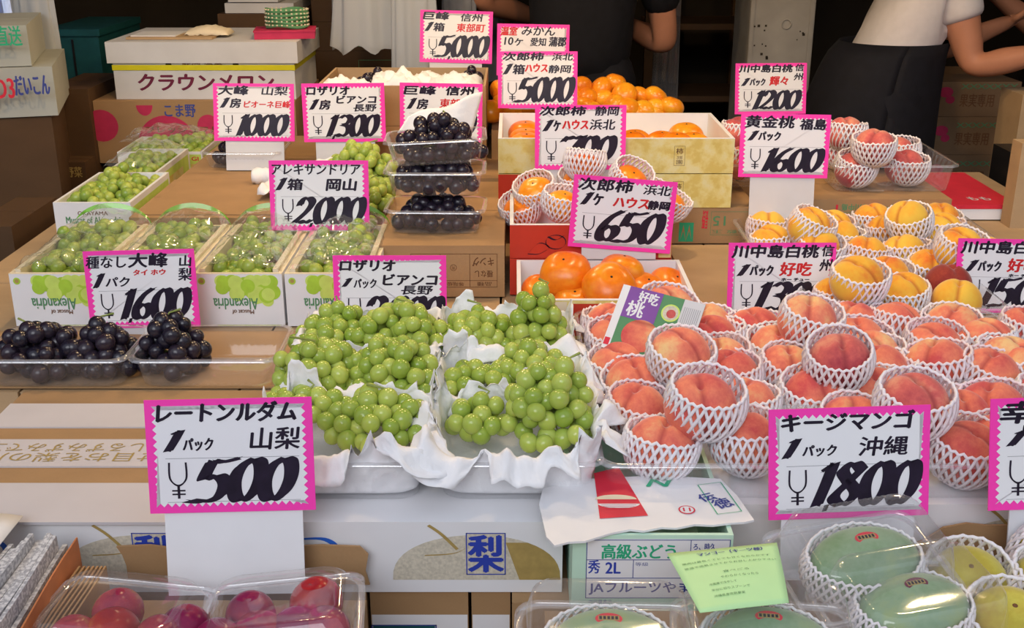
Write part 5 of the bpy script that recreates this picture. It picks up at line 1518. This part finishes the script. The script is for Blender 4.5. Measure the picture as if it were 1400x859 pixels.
price_card('price card beginning 幸 at the stall edge, cut by the picture border', 1462, 695, 200, [('幸水梨', .06, .80, .78, .97, 'b'), ('1パック', .10, .45, .58, .70, 'b'), ('ワ', .2, .3, .66, .76, 'm')], '1,000', 12, 0, 2, (.26, .95, .12, .50), base=ZF, Yf=1.12)

# ------------------------------------------------------------------ back of the shop
for i, (xa, xb) in enumerate(((-1.06, -.70), (-.696, -.30))):
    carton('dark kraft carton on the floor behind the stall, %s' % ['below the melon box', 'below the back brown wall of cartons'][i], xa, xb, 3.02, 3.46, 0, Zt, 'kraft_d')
yk0 = 3.04
m0, m1 = hy(128, 150, yk0), hy(404, 150, yk0)
zk1 = hy(200, 138, yk0).z
ck = carton('kraft carton with pink circles and こま野 lettering below the melon box', m0.x, m1.x, yk0, yk0 + .40, Zt + .001, zk1, 'kraft')
w = m1.x - m0.x; M = face(ck, w, .40)
def kx_(px): return hy(px, 180, yk0).x - (m0.x + m1.x) / 2
def kz_(py): return hy(250, py, yk0).z - Zt - .001
mb = MB()
disc(mb, M, kx_(140), kz_(172), .045, kz_(150) - kz_(172), 'pinkp'); disc(mb, M, kx_(228), kz_(196), .078, kz_(158) - kz_(196), 'pinkp', .0003, 30, 0, pi); disc(mb, M, kx_(201), kz_(144), .022, .028, 'pinkp', .0003, 24, pi, 2 * pi); disc(mb, M, kx_(286), kz_(172), .03, .03, 'pinkp')
mb.obj('pink_circles', ck)
mb = MB(); write(mb, 'こま野', M, kx_(228), kx_(270), kz_(160), kz_(143), 'bline', .0008, 0, .0006); write(mb, 'フレッシュフルーツ', M, kx_(200), kx_(330), kz_(182), kz_(173), 'brownp', .0008, 0, .0006); mb.obj('lettering', ck)
# melon box
ym_ = 3.06
n0, n1 = hy(154, 88, ym_), hy(402, 88, ym_)
l0, l1 = hy(143, 57, ym_), hy(405, 57, ym_)
zlb = hy(200, 86, ym_).z; zlt = l0.z
mr = root('melon_box', 'white lidded melon box with yellow strap and maroon クラウンメロン lettering', 'box', ((n0.x + n1.x) / 2, ym_ + .17, zk1 + .001))
w = n1.x - n0.x; W2 = l1.x - l0.x
mb = MB(); mb.box(-w / 2, w / 2, -.17, .17, 0, zlb - zk1, 'whiteg'); mb.obj('box_body', mr)
mb = MB(); mb.box(-W2 / 2, W2 / 2, -.178, .185, zlb - zk1 - .001, zlt - zk1 - .001, 'whiteg'); mb.obj('lid', mr)
mb = MB(); zz = hy(200, 93, ym_).z - zk1; mb.box(-w / 2 - .002, w / 2 + .002, -.172, .172, zz - .007, zz + .007, 'yel'); mb.obj('strap', mr)
M = plane_M((0, -.17, 0), (1, 0, 0), (0, 0, 1))
mb = MB()
for px in (230, 322): disc(mb, M, hy(px, 85, ym_).x - (n0.x + n1.x) / 2, hy(200, 86.5, ym_).z - zk1 - .004, .008, .007, 'black')
write(mb, '静岡 温室', M, hy(249, 90, ym_).x - mr.location.x, hy(304, 90, ym_).x - mr.location.x, zz + .0075, zz + .014, 'brownp', .0004)
mb.obj('hole_and_small_print', mr)
mb = MB(); write(mb, 'クラウンメロン', M, hy(189, 110, ym_).x - mr.location.x, hy(374, 110, ym_).x - mr.location.x, hy(200, 124, ym_).z - zk1, hy(200, 102, ym_).z - zk1, 'purplep', .0022, .1); mb.obj('maroon_lettering', mr)
# things on the melon box
q = hz(245, 46, zlt)
r = root('cardboard_tray', 'shallow cardboard tray with white paper on the melon box lid', 'tray', (q.x, ym_ + .10, zlt + .001))
mb = MB(); mb.box(-.10, .13, -.06, .08, 0, .006, 'kraft_l'); mb.obj('tray_base', r)
mb = MB(); mb.box(-.09, .03, -.05, .06, .0065, .0095, 'white'); mb.obj('paper_pad', r)
sheet('film_packet', 'crinkled clear film packet of labels on the melon box lid', lambda u, v: Vector(((u - .5) * .12, (v - .5) * .08, .022 * sin(pi * u) ** .4 * sin(pi * v) ** .4 + .006 * noise.noise(Vector((u * 9, v * 9, 0))))), 16, 12, (hz(305, 42, zlt).x, ym_ + .12, zlt + .008), key='cream', cat='packet')
q0, q1 = hy(347, 45, 3.2), hy(436, 45, 3.2)
r = root('pink_box', 'flat crimson pink box on the far corner of the melon box', 'box', ((q0.x + q1.x) / 2 , 3.16, zlt + .001), radians(8))
mb = MB(); mb.box(-.075, .085, -.05, .07, 0, .018, 'pinkp'); mb.obj('box_body', r); mb = MB(); mb.box(-.077, .087, -.052, .072, .018, .022, 'pinkp'); mb.obj('lid', r)
r = root('bead_coil', 'coil of dark green beaded string on the crimson pink box', 'string', ((q0.x + q1.x) / 2 + .01, 3.17, zlt + .0235))
for k in range(5):
    mb = MB(); mb.tube([(.055 * cos(a * pi / 10) , .035 * sin(a * pi / 10), .007 + k * .010 + .003 * sin(a + k)) for a in range(20)], .0052, 6, 'dgreen', closed=True); mb.obj('loop', r)
    mb = MB()
    for a in range(26):
        an = a * 2 * pi / 26; mb.box(.058 * cos(an) - .002, .058 * cos(an) + .002, .038 * sin(an) - .003, .038 * sin(an) + .003, .009 + k * .010, .0125 + k * .010, 'cream')
    o = mb.obj('bead_row', r); o['kind'] = 'stuff'
# white cartons farther back at the top
for i, (a, b, y0_, y1_, Yv) in enumerate(((308, 402, 18, 4, 3.62), (312, 380, 3, -14, 3.62))):
    p0, p1 = hy(a, y0_, Yv), hy(b, y0_, Yv); zt_ = hy(a, y1_, Yv).z
    carton('white carton %s the dark shelf end behind the melon box' % ['low on', 'stacked high on'][i], p0.x, p1.x, Yv, Yv + .3, p0.z, zt_ - .001, 'whiteg', name='white_carton')
p0 = hy(308, 18, 3.62)
cb = carton('dark kraft carton carrying the white cartons behind the melon box', p0.x - .02, hy(402, 18, 3.62).x + .02, 3.60, 3.95, 0, p0.z - .001, 'kraft_d')
# wall of kraft cartons behind the open carton
yw = 3.75
zs_ = [0, .30, .60, .82, hy(500, 70, yw).z, hy(500, 30, yw).z, hy(500, -14, yw).z, hy(500, -60, yw).z]
xw = [hy(428, 50, yw).x, hy(566, 50, yw).x]
for i in range(len(zs_) - 1):
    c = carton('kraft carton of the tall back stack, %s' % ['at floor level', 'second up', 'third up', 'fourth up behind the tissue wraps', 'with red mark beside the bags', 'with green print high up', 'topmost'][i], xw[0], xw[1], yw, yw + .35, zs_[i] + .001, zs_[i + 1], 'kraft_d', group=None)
    if i >= 3:
        w = xw[1] - xw[0]; h = zs_[i + 1] - zs_[i]; M = face(c, w, .35)
        mb = MB()
        for k in (-1, 1): poly(mb, M, [(-w * .3, h * .5), (-w * .3 + .02, h * .5 + .02), (-w * .3 + .04, h * .5), (-w * .3 + .02, h * .5 - .02)], 'pinkp'); 
        mb.obj('red_mark', c)
        mb = MB(); frame(mb, M, -.02, w * .42, h * .15, h * .8, .0015, 'dgreen'); write(mb, '長野県産ぶどう', M, 0, w * .38, h * .35, h * .62, 'dgreen', .0004); mb.obj('green_print', c)
# hanging bags of polythene
def hanging(label, pxs, Yv, py_bot, key, seed, cat='bag', group=None, name='hanging_bag', wz=1.75, tw=.5):
    xa, xb = hy(pxs[0], 50, Yv).x, hy(pxs[1], 50, Yv).x
    zb_ = hy(500, py_bot, Yv).z
    w = xb - xa
    def fn(u, v):
        a = 2 * pi * u
        rr = (w / 2) * (tw + (1 - tw) * (1 - v) ** .7)
        f = 1 + .16 * noise.noise(Vector((cos(a) * 2.2 + seed, sin(a) * 2.2, v * 2))) + .10 * sin(9 * a + seed) * (1 - .4 * v)
        z = v * (wz - zb_) - .03 * noise.noise(Vector((cos(a) * 2, sin(a) * 2, seed))) * (1 - v)
        return Vector((rr * f * cos(a), rr * .35 * f * sin(a), z))
    mb = MB(); mb.grid(fn, 56, 18, key)
    mb.tube([(0, 0, wz - zb_ - .01), (0, 0, 2.20 - zb_)], .003, 5, 'black')
    o = mb.obj(name, None, ((xa + xb) / 2, Yv, zb_))
    return tag(o, label, cat, group)
hanging('white polythene bags bunched and hanging left of the 5,000 card', (452, 552), 3.30, 66, 'bag', 2, tw=.35)
hanging('long white polythene bag hanging just behind the 5,000 card', (536, 600), 3.22, 96, 'bag', 5, tw=.6)
hanging('grey cloth hanging between the bags and the man in black', (606, 650), 3.45, 90, 'greycloth', 8, 'cloth', None, 'hanging_cloth', tw=.8)
hanging('dark grey cloth strip hanging beside the man in black', (655, 690), 3.85, 110, 'greycloth', 11, 'cloth', None, 'hanging_cloth', tw=.8)
hanging('bluish clear polythene bag hanging in the dark back corner', (22, 80), 3.05, 122, 'bag', 14, tw=.6)
hanging('crumpled clear bag beside the teal crate', (-30, 36), 3.2, 60, 'bag', 17, tw=.7)
hanging('clear plastic strip hanging behind the far elbow of the man in black', (895, 930), 3.75, 190, 'petd', 19, 'plastic strip', None, 'plastic_strip', tw=.9)
# fluorescent tube
p = hy(15, 42, 3.35); 
r = root('fluorescent_tube', 'upright bluish fluorescent tube in the dark back corner', 'lamp', p)
mb = MB(); mb.tube([(0, 0, .02), (-.02, 0, .60)], .011, 10, 'tube'); mb.obj('glass_tube', r)
mb = MB(); mb.tube([(0, 0, 0), (0, 0, .02)], .013, 10, 'metal'); mb.tube([(-.02, 0, .60), (-.02, 0, .62)], .013, 10, 'metal'); mb.box(-.055, -.025, .0, .03, 0, .62, 'blue2'); mb.obj('fitting', r)
# teal crate
p0, p1 = hy(75, 145, 3.50), hy(146, 145, 3.50); zt_ = hy(75, 40, 3.50).z
r = root('teal_crate', 'dark teal plastic storage box beside the melon box', 'crate', ((p0.x + p1.x) / 2, 3.70, 0))
mb = MB(); mb.box(-(p1.x - p0.x) / 2, (p1.x - p0.x) / 2, -.2, .2, 0, zt_ - .02, 'teal'); mb.obj('crate_body', r)
mb = MB(); mb.box(-(p1.x - p0.x) / 2 - .006, (p1.x - p0.x) / 2 + .006, -.206, .2, zt_ - .02, zt_, 'teal'); mb.obj('lid', r)
mb = MB(); mb.box(-.003, .003, -.2025, -.2, .02, zt_ - .03, 'black'); mb.obj('seam_strip', r)
# side stacks at the dark edge
xs0 = hy(0, 130, 2.70).x
def stack_box(label, pxa, pxb, py, Yv, D, z0, z1, key, rz=0, **k):
    xa, xb = hy(pxa, py, Yv).x, hy(pxb, py, Yv).x
    return carton(label, xa, xb, Yv, Yv + D, z0, z1, key, rz, **k), xb - xa
levels = [0, .30, .62, hy(30, 158, 2.70).z - .002]
for i in range(3):
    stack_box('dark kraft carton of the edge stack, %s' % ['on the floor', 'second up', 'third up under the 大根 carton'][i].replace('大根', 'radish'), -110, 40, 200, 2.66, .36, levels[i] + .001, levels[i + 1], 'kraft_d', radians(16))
zd0 = hy(30, 158, 2.70).z
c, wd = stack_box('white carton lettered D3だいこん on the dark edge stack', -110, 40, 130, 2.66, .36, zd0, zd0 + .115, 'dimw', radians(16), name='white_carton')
M = face(c, wd, .42)
mb = MB(); write(mb, 'D3', M, wd / 2 - .125, wd / 2 - .085, .05, .095, 'redp', .0012); mb.obj('red_lettering', c)
mb = MB(); write(mb, 'だいこん', M, wd / 2 - .083, wd / 2 - .008, .055, .10, 'bline', .0012); disc(mb, M, wd / 2 - .16, .06, .025, .028, 'bline'); disc(mb, M, wd / 2 - .16, .06, .022, .025, 'dimw', .0005); mb.obj('blue_lettering', c)
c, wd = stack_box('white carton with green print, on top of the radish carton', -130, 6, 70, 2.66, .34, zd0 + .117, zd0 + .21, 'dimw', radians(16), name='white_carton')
M = face(c, wd, .40)
mb = MB(); write(mb, '産地直送', M, wd / 2 - .12, wd / 2 - .01, .05, .095, 'green', .0008); mb.obj('green_print', c)
mb = MB(); write(mb, 'SO', M, wd / 2 - .20, wd / 2 - .13, .03, .07, 'redp', .0008); mb.obj('red_print', c)
stack_box('dark brown carton between the edge stack and the pink circled carton', 68, 127, 180, 3.02, .3, 0, hy(90, 122, 3.02).z, 'kraft_d')
c, wd = stack_box('dark carton with yellow lettering low beside the muscat boxes', 62, 118, 240, 2.94, .08, 0, hy(90, 222, 2.94).z, 'kraft_d')
M = face(c, wd, .08); mb = MB(); hh = hy(90, 222, 2.94).z
write(mb, '新鮮野菜', M, -wd / 2 + .01, wd / 2 - .01, hh - .04, hh - .012, 'gold', .0006); mb.obj('yellow_lettering', c)
stack_box('dark carton standing low beside the first green printed box', -40, 20, 340, 2.3, .25, 0, hy(0, 310, 2.3).z, 'kraft_d')

# right back: cartons with rose marks
yr = 3.50
ybs = [330, 268, 212, 160, 112]
for i in range(4):
    z0_ = hy(1320, ybs[i], yr).z if i else 0
    z1_ = hy(1320, ybs[i + 1], yr).z
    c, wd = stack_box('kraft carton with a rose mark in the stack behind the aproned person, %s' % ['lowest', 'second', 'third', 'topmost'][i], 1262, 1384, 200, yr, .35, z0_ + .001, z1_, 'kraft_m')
    M = face(c, wd, .35); h = z1_ - z0_ - .001; hb = max(0, h - .12)
    mb = MB(); disc(mb, M, -wd / 2 + .05, hb + .075, .022, .016, 'pinkp'); disc(mb, M, -wd / 2 + .065, hb + .052, .014, .012, 'pinkp', .0004); mb.obj('rose_mark', c)
    mb = MB(); write(mb, 'XXXXXXX', M, -wd / 2 + .095, wd / 2 - .01, hb + .085, hb + .10, 'dgreen', .0005); write(mb, '果実専用', M, -wd / 2 + .095, -wd / 2 + .20, hb + .03, hb + .07, 'brownp', .0005); mb.obj('print', c)
c, wd = stack_box('pale carton at the picture edge beside the rose marked stack', 1388, 1470, 200, 3.02, .14, 0, hy(1400, 130, 3.02).z, 'kraft_l')
c, wd = stack_box('pale board panel leaning at the edge over the red lidded box', 1382, 1500, 300, 2.40, .05, .49, hy(1400, 190, 2.45).z, 'kraft_l')
q0, q1 = hy(1296, 322, 2.42), hy(1384, 322, 2.42)
r = root('red_lidded_box', 'flat white box with a dark red lid beyond the yellow peaches', 'box', ((q0.x + q1.x) / 2 - .0, 2.62, Zt))
mb = MB(); mb.box(-.07, .09, -.16, .16, 0, .025, 'white'); mb.obj('box_body', r)
mb = MB(); mb.box(-.072, .092, -.162, .162, .025, .034, 'redp'); mb.obj('lid', r)
mb = MB(); M = plane_M((0, 0, .034), (1, 0, 0), (0, 1, 0)); write(mb, 'もも', M, .0, .05, -.12, -.09, 'whiteg', .0006); mb.obj('faint_lettering', r)
r = root('dark_crate', 'dark crate with blue and red label behind the red lidded box', 'crate', (hy(1385, 250, 2.9).x + .06, 2.86, 0))
mb = MB(); mb.box(-.10, .14, -.1, .1, 0, hy(1385, 205, 2.88).z, 'black'); mb.obj('crate_body', r)
mb = MB(); h = hy(1385, 225, 2.88).z; mb.box(-.06, .1, -.102, -.1, h - .14, h, 'bline'); mb.box(-.03, .0, -.1025, -.102, h - .09, h - .04, 'redp'); mb.obj('label_panel', r)
# floor stand / dark shelves in the depth between man and pillar
r = root('steel_shelf', 'dark steel shelf frame between the man in black and the pillar', 'shelf', (hy(970, 60, 4.1).x, 4.2, 0))
for sx_ in (-.22, .22):
    mb = MB(); mb.box(sx_ - .015, sx_ + .015, -.15, -.12, 0, 2.0, 'kraft_d'); mb.obj('post', r)
for z_ in (.3, .75, 1.0, 1.35, 1.7):
    mb = MB(); mb.box(-.22, .22, -.15, .15, z_, z_ + .02, 'kraft_d'); mb.obj('shelf_board', r)

# ------------------------------------------------------------------ people
def skinned(name, verts, edges, radii, key, parent, sub=2, rootv=0, rx=None):
    me = bpy.data.meshes.new(name)
    me.from_pydata([tuple(v) for v in verts], edges, [])
    me.materials.append(K[key])
    o = place(name, me, parent)
    m = o.modifiers.new('skin', 'SKIN')
    m.use_smooth_shade = True
    d = me.skin_vertices[0].data
    for i, r in enumerate(radii):
        d[i].radius = r if isinstance(r, tuple) else (r, r)
    d[rootv].use_root = True
    s = o.modifiers.new('smooth', 'SUBSURF'); s.levels = sub; s.render_levels = sub
    return o
def hand_geo(wrist, dirv, side, curl, V, Ed, R, wi):
    """palm and five separate fingers continued from wrist vertex index wi"""
    dirv = dirv.normalized()
    sidev = side.normalized()
    nrm = dirv.cross(sidev).normalized()
    palm = wrist + dirv * .045; V.append(palm); R.append((.030, .016)); pi_ = len(V) - 1; Ed.append((wi, pi_))
    for k, (off, L) in enumerate(((-.028, .070), (-.010, .080), (.009, .076), (.027, .060))):
        a = wrist + dirv * .085 + sidev * off; V.append(a); R.append(.0095); ia = len(V) - 1; Ed.append((pi_, ia))
        b = a + dirv * L * .5 + nrm * curl * .4 * L; V.append(b); R.append(.0085); Ed.append((ia, ia + 1))
        c = b + dirv * L * .3 + nrm * curl * .7 * L; V.append(c); R.append(.007); Ed.append((ia + 1, ia + 2))
    a = wrist + dirv * .035 - sidev * .036; V.append(a); R.append(.011); ia = len(V) - 1; Ed.append((pi_, ia))
    V.append(a + dirv * .035 - sidev * .016 + nrm * curl * .02); R.append(.009); Ed.append((ia, ia + 1))
def person(label, J, shirt, lower, parts_hidden=(), apron=None, sleeve=.62, facing=(0, 1, 0), hipr=.135, shirt_r=1.0):
    """J: joints in world space: pelvis, waist, chest, neck, head, lsho, lelb, lwri, rsho, relb, rwri, lhip, lknee, lank, ltoe, rhip ..."""
    base = Vector((J['pelvis'][0], J['pelvis'][1], 0))
    r = root('person', label, 'person', base)
    L = {k: Vector(v) - base for k, v in J.items()}
    V = []; E_ = []; R = []; idx = {}
    def add(k, p, rad, par=None):
        V.append(p); R.append(rad); idx[k] = len(V) - 1
        if par is not None: E_.append((idx[par], idx[k]))
    add('pelvis', L['pelvis'], (.130, .105)); add('waist', L['waist'], (.120, .095), 'pelvis'); add('chest', L['chest'], (.150, .105), 'waist')
    add('neckb', L['chest'].lerp(L['neck'], .7), (.075, .07), 'chest'); add('neck', L['neck'], .052, 'neckb')
    for s in 'lr':
        add(s + 'sho', L[s + 'sho'], .058, 'chest'); add(s + 'mid', L[s + 'sho'].lerp(L[s + 'elb'], .5), .048, s + 'sho'); add(s + 'elb', L[s + 'elb'], .040, s + 'mid')
        add(s + 'fa', L[s + 'elb'].lerp(L[s + 'wri'], .35), .041, s + 'elb'); add(s + 'wri', L[s + 'wri'], (.027, .021), s + 'fa')
        add(s + 'hip', L[s + 'hip'], .085, 'pelvis'); add(s + 'thi', L[s + 'hip'].lerp(L[s + 'kne'], .5), .072, s + 'hip'); add(s + 'kne', L[s + 'kne'], .052, s + 'thi')
        add(s + 'cal', L[s + 'kne'].lerp(L[s + 'ank'], .35), .054, s + 'kne'); add(s + 'ank', L[s + 'ank'], .036, s + 'cal'); add(s + 'toe', L[s + 'ank'] + Vector(facing) * .16 + Vector((0, 0, -.05)), .032, s + 'ank')
        dv = (L[s + 'wri'] - L[s + 'elb'])
        sv = dv.cross(Vector((0, 0, 1)));
        if sv.length < .01: sv = Vector((1, 0, 0))
        hand_geo(L[s + 'wri'], dv, sv * (1 if s == 'l' else -1), -.35, V, E_, R, idx[s + 'wri'])
    # head is part of the same surface
    hv = L['head'] - L['neck']
    add('skull', L['neck'] + hv * .35, (.070, .078), 'neck'); add('crown', L['head'], (.072, .082), 'skull')
    skinned('body', V, E_, R, 'skin', r, 2, 0)
    f = Vector(facing).normalized(); hc = L['neck'] + hv * .75; sd = f.cross(Vector((0, 0, 1)))
    mb = MB()
    mb.ball(lambda t, p: Vector((.088 * sin(p) * cos(t), .098 * sin(p) * sin(t), .095 * cos(p))), 20, 14, 'hair')
    mb.obj('hair', r, hc - f * .018 + Vector((0, 0, .045)))
    mb = MB()
    nose = hc + f * .088 + Vector((0, 0, -.02))
    mb.ball(lambda t, p: Vector((.012 * sin(p) * cos(t), .016 * sin(p) * sin(t), .022 * cos(p))) + nose, 10, 8, 'skin')
    for s in (-1, 1):
        e = hc + sd * s * .082 + Vector((0, 0, -.01))
        mb.ball(lambda t, p: Vector((.012 * sin(p) * cos(t), .018 * sin(p) * sin(t), .030 * cos(p))) + e, 10, 8, 'skin')
    mb.obj('face_feature', r)
    mb = MB()
    for s in (-1, 1):
        e = hc + f * .078 + sd * s * .031
        mb.ball(lambda t, p: Vector((.011 * sin(p) * cos(t), .008 * sin(p) * sin(t), .007 * cos(p))) + e, 10, 8, 'hair')
    mth = hc + f * .080 + Vector((0, 0, -.06))
    mb.ball(lambda t, p: Vector((.022 * sin(p) * cos(t), .006 * sin(p) * sin(t), .004 * cos(p))) + mth, 10, 8, 'redbox')
    mb.obj('eyes_and_mouth', r)
    # shirt
    V = []; E_ = []; R = []; idx.clear()
    g = shirt_r
    add('hem', L['pelvis'].lerp(L['waist'], -.30), (.156 * g, .130 * g)); add('waist', L['waist'], (.138 * g, .113 * g), 'hem'); add('chest', L['chest'], (.172 * g, .128 * g), 'waist'); add('neckb', L['chest'].lerp(L['neck'], .55), (.10, .09), 'chest')
    for s in 'lr':
        add(s + 'sho', L[s + 'sho'], .076, 'chest'); add(s + 'slv', L[s + 'sho'].lerp(L[s + 'elb'], sleeve * .6), .068, s + 'sho'); add(s + 'end', L[s + 'sho'].lerp(L[s + 'elb'], sleeve), .066, s + 'slv')
    skinned('t_shirt', V, E_, R, shirt, r, 2, 0)
    V = []; E_ = []; R = []; idx.clear()
    add('belt', L['pelvis'].lerp(L['waist'], .85), (.140, .115)); add('pelvis', L['pelvis'], (.150, .128), 'belt')
    for s in 'lr':
        add(s + 'hip', L[s + 'hip'], .102, 'pelvis'); add(s + 'thi', L[s + 'hip'].lerp(L[s + 'kne'], .5), .088, s + 'hip'); add(s + 'kne', L[s + 'kne'], .070, s + 'thi'); add(s + 'hem', L[s + 'ank'] + Vector((0, 0, .03)), .058, s + 'kne')
    skinned('trousers', V, E_, R, lower, r, 2, 0)
    for s in 'lr':
        a = L[s + 'ank']; mb = MB()
        fv = Vector(facing)
        mb.ball(lambda t, p: a + Vector((0, 0, -.035)) + fv * (.06 + .13 * sin(p) * sin(t)) + sd * .048 * sin(p) * cos(t) + Vector((0, 0, .045 * cos(p))), 16, 10, 'black')
        mb.obj('shoe', r)
    if apron:
        mb = MB()
        c = L['waist'].lerp(L['pelvis'], .3)
        def fn(u, v):
            a = (u - .5) * 2 * pi
            rr = .150 + .075 * v ** .7 + .010 * sin(a * 7) * v
            rr2 = .135 + .065 * v ** .7
            return Vector((L['waist'].x + (L['pelvis'].x - .05 - L['waist'].x) * v ** .6 + rr * sin(a), L['pelvis'].y + rr2 * cos(a), c.z + .05 - v * .52))
        mb.grid(fn, 60, 16, 'apron'); o = mb.obj('apron', r)
        m = o.modifiers.new('thickness', 'SOLIDIFY'); m.thickness = .003
    return r
# man in black, back to us, elbow out
def std(cx, cy, s=1.0, hip=.92):
    return dict(pelvis=(cx, cy, hip), waist=(cx, cy, hip + .15), chest=(cx, cy, hip + .38), neck=(cx, cy, hip + .58), head=(cx, cy + .02, hip + .76),
                lhip=(cx - .09, cy, hip - .08), rhip=(cx + .09, cy, hip - .08), lkne=(cx - .10, cy + .02, .50), rkne=(cx + .10, cy + .02, .50), lank=(cx - .11, cy, .085), rank=(cx + .11, cy, .085),
                lsho=(cx - .19, cy, hip + .48), rsho=(cx + .19, cy, hip + .48))
cxm = hy(795, 60, 3.42).x
J = std(cxm, 3.42, hip=.93)
J['waist'] = (cxm, 3.42, 1.09)
J['lelb'] = (cxm - .30, 3.46, 1.15); J['lwri'] = (cxm - .14, 3.66, 1.08)
re = hy(915, 58, 3.42)
J['rsho'] = (cxm + .19, 3.42, 1.40); J['relb'] = (re.x - .005, 3.46, re.z - .01); J['rwri'] = (cxm + .14, 3.68, re.z + .03)
person('person in a black t-shirt seen from behind, one elbow out, behind the mandarins', J, 'shirtb', 'apron', sleeve=.80, facing=(0, 1, 0), shirt_r=1.12)
# bending person in white t-shirt and dark apron
cxw = hy(1205, 110, 3.22).x
sh = hy(1305, -10, 3.16); el = hy(1330, 92, 3.12); wr = hy(1440, 70, 3.00)
hip = .93
J = std(cxw, 3.22, hip=hip)
wa = hy(1222, 62, 3.22); 
J['pelvis'] = (cxw - .02, 3.22, .90); J['waist'] = (wa.x, 3.22, wa.z + .01); ch = hy(1262, 10, 3.22); J['chest'] = (ch.x + .02, 3.22, ch.z + .05)
J['neck'] = (ch.x + .14, 3.22, ch.z + .22); J['head'] = (ch.x + .24, 3.22, ch.z + .36)
J['rsho'] = (sh.x, sh.y, sh.z); J['relb'] = tuple(el); J['rwri'] = tuple(wr)
J['lsho'] = (sh.x, 3.40, sh.z + .02); J['lelb'] = (el.x + .02, 3.46, el.z + .0); J['lwri'] = (wr.x - .02, 3.36, wr.z + .02)
for s, dy_ in (('l', .09), ('r', -.09)):
    J[s + 'hip'] = (cxw - .02, 3.22 + dy_, .84); J[s + 'kne'] = (cxw + .02, 3.22 + dy_, .50); J[s + 'ank'] = (cxw - .02, 3.22 + dy_, .085)
person('person in a white t-shirt and dark apron leaning forward with a bare forearm out', J, 'shirtw', 'apron', apron=True, sleeve=.42, facing=(1, 0, 0), shirt_r=.98)
# another worker beyond the frame, arm reaching in
a = hy(1360, -8, 3.55); b = hy(1440, 60, 3.55)
cx3 = hy(1490, 60, 3.7).x
J = std(cx3, 3.75, hip=.94)
J['lsho'] = (cx3 - .19, 3.72, 1.40); J['lelb'] = (b.x, 3.60, b.z + .02); J['lwri'] = tuple(a); J['relb'] = (cx3 + .28, 3.70, 1.15); J['rwri'] = (cx3 + .20, 3.50, 1.05)
person('person beyond the picture edge reaching a bare arm in at the top corner', J, 'shirtb', 'apron', sleeve=.5, facing=(-.3, -1, 0))

def flat_sheet(label, x0, x1, y0, y1, z, key, rz=0):
    mb = MB(); mb.box(-(x1 - x0) / 2, (x1 - x0) / 2, -(y1 - y0) / 2, (y1 - y0) / 2, 0, .0028, key)
    tag(mb.obj('cardboard_sheet', None, ((x0 + x1) / 2, (y0 + y1) / 2, z), (0, 0, rz)), label, 'cardboard')
flat_sheet('flat kraft sheet under the black grape trays beside the 1,600 card', -1.0, -.335, YF + .38, YM - .03, Zt, 'kraft')
flat_sheet('flat kraft sheet between the front persimmon box and the 1,300 card', .325, .62, 1.72, YU - .02, Zt, 'kraft_l', radians(1))
flat_sheet('flat kraft sheet on the back step beside the OKAYAMA lettered box', hz(330, 300, zk).x - .20, xK0 - .02, 2.135, 2.43, zk, 'kraft')
carton('plain white carton filling the gap between the mint green carton and the 1,800 card', g1.x + .004, xD0 - .003, YR, YR + .33, Zt - HF, Zt, 'white', name='white_carton')
carton('white carton under the peaches, hidden behind the mint green carton', xB1 + .003, g1.x + .002, YF + .202, yy0 - .003, Zt - HF, Zt, 'white', name='white_carton')
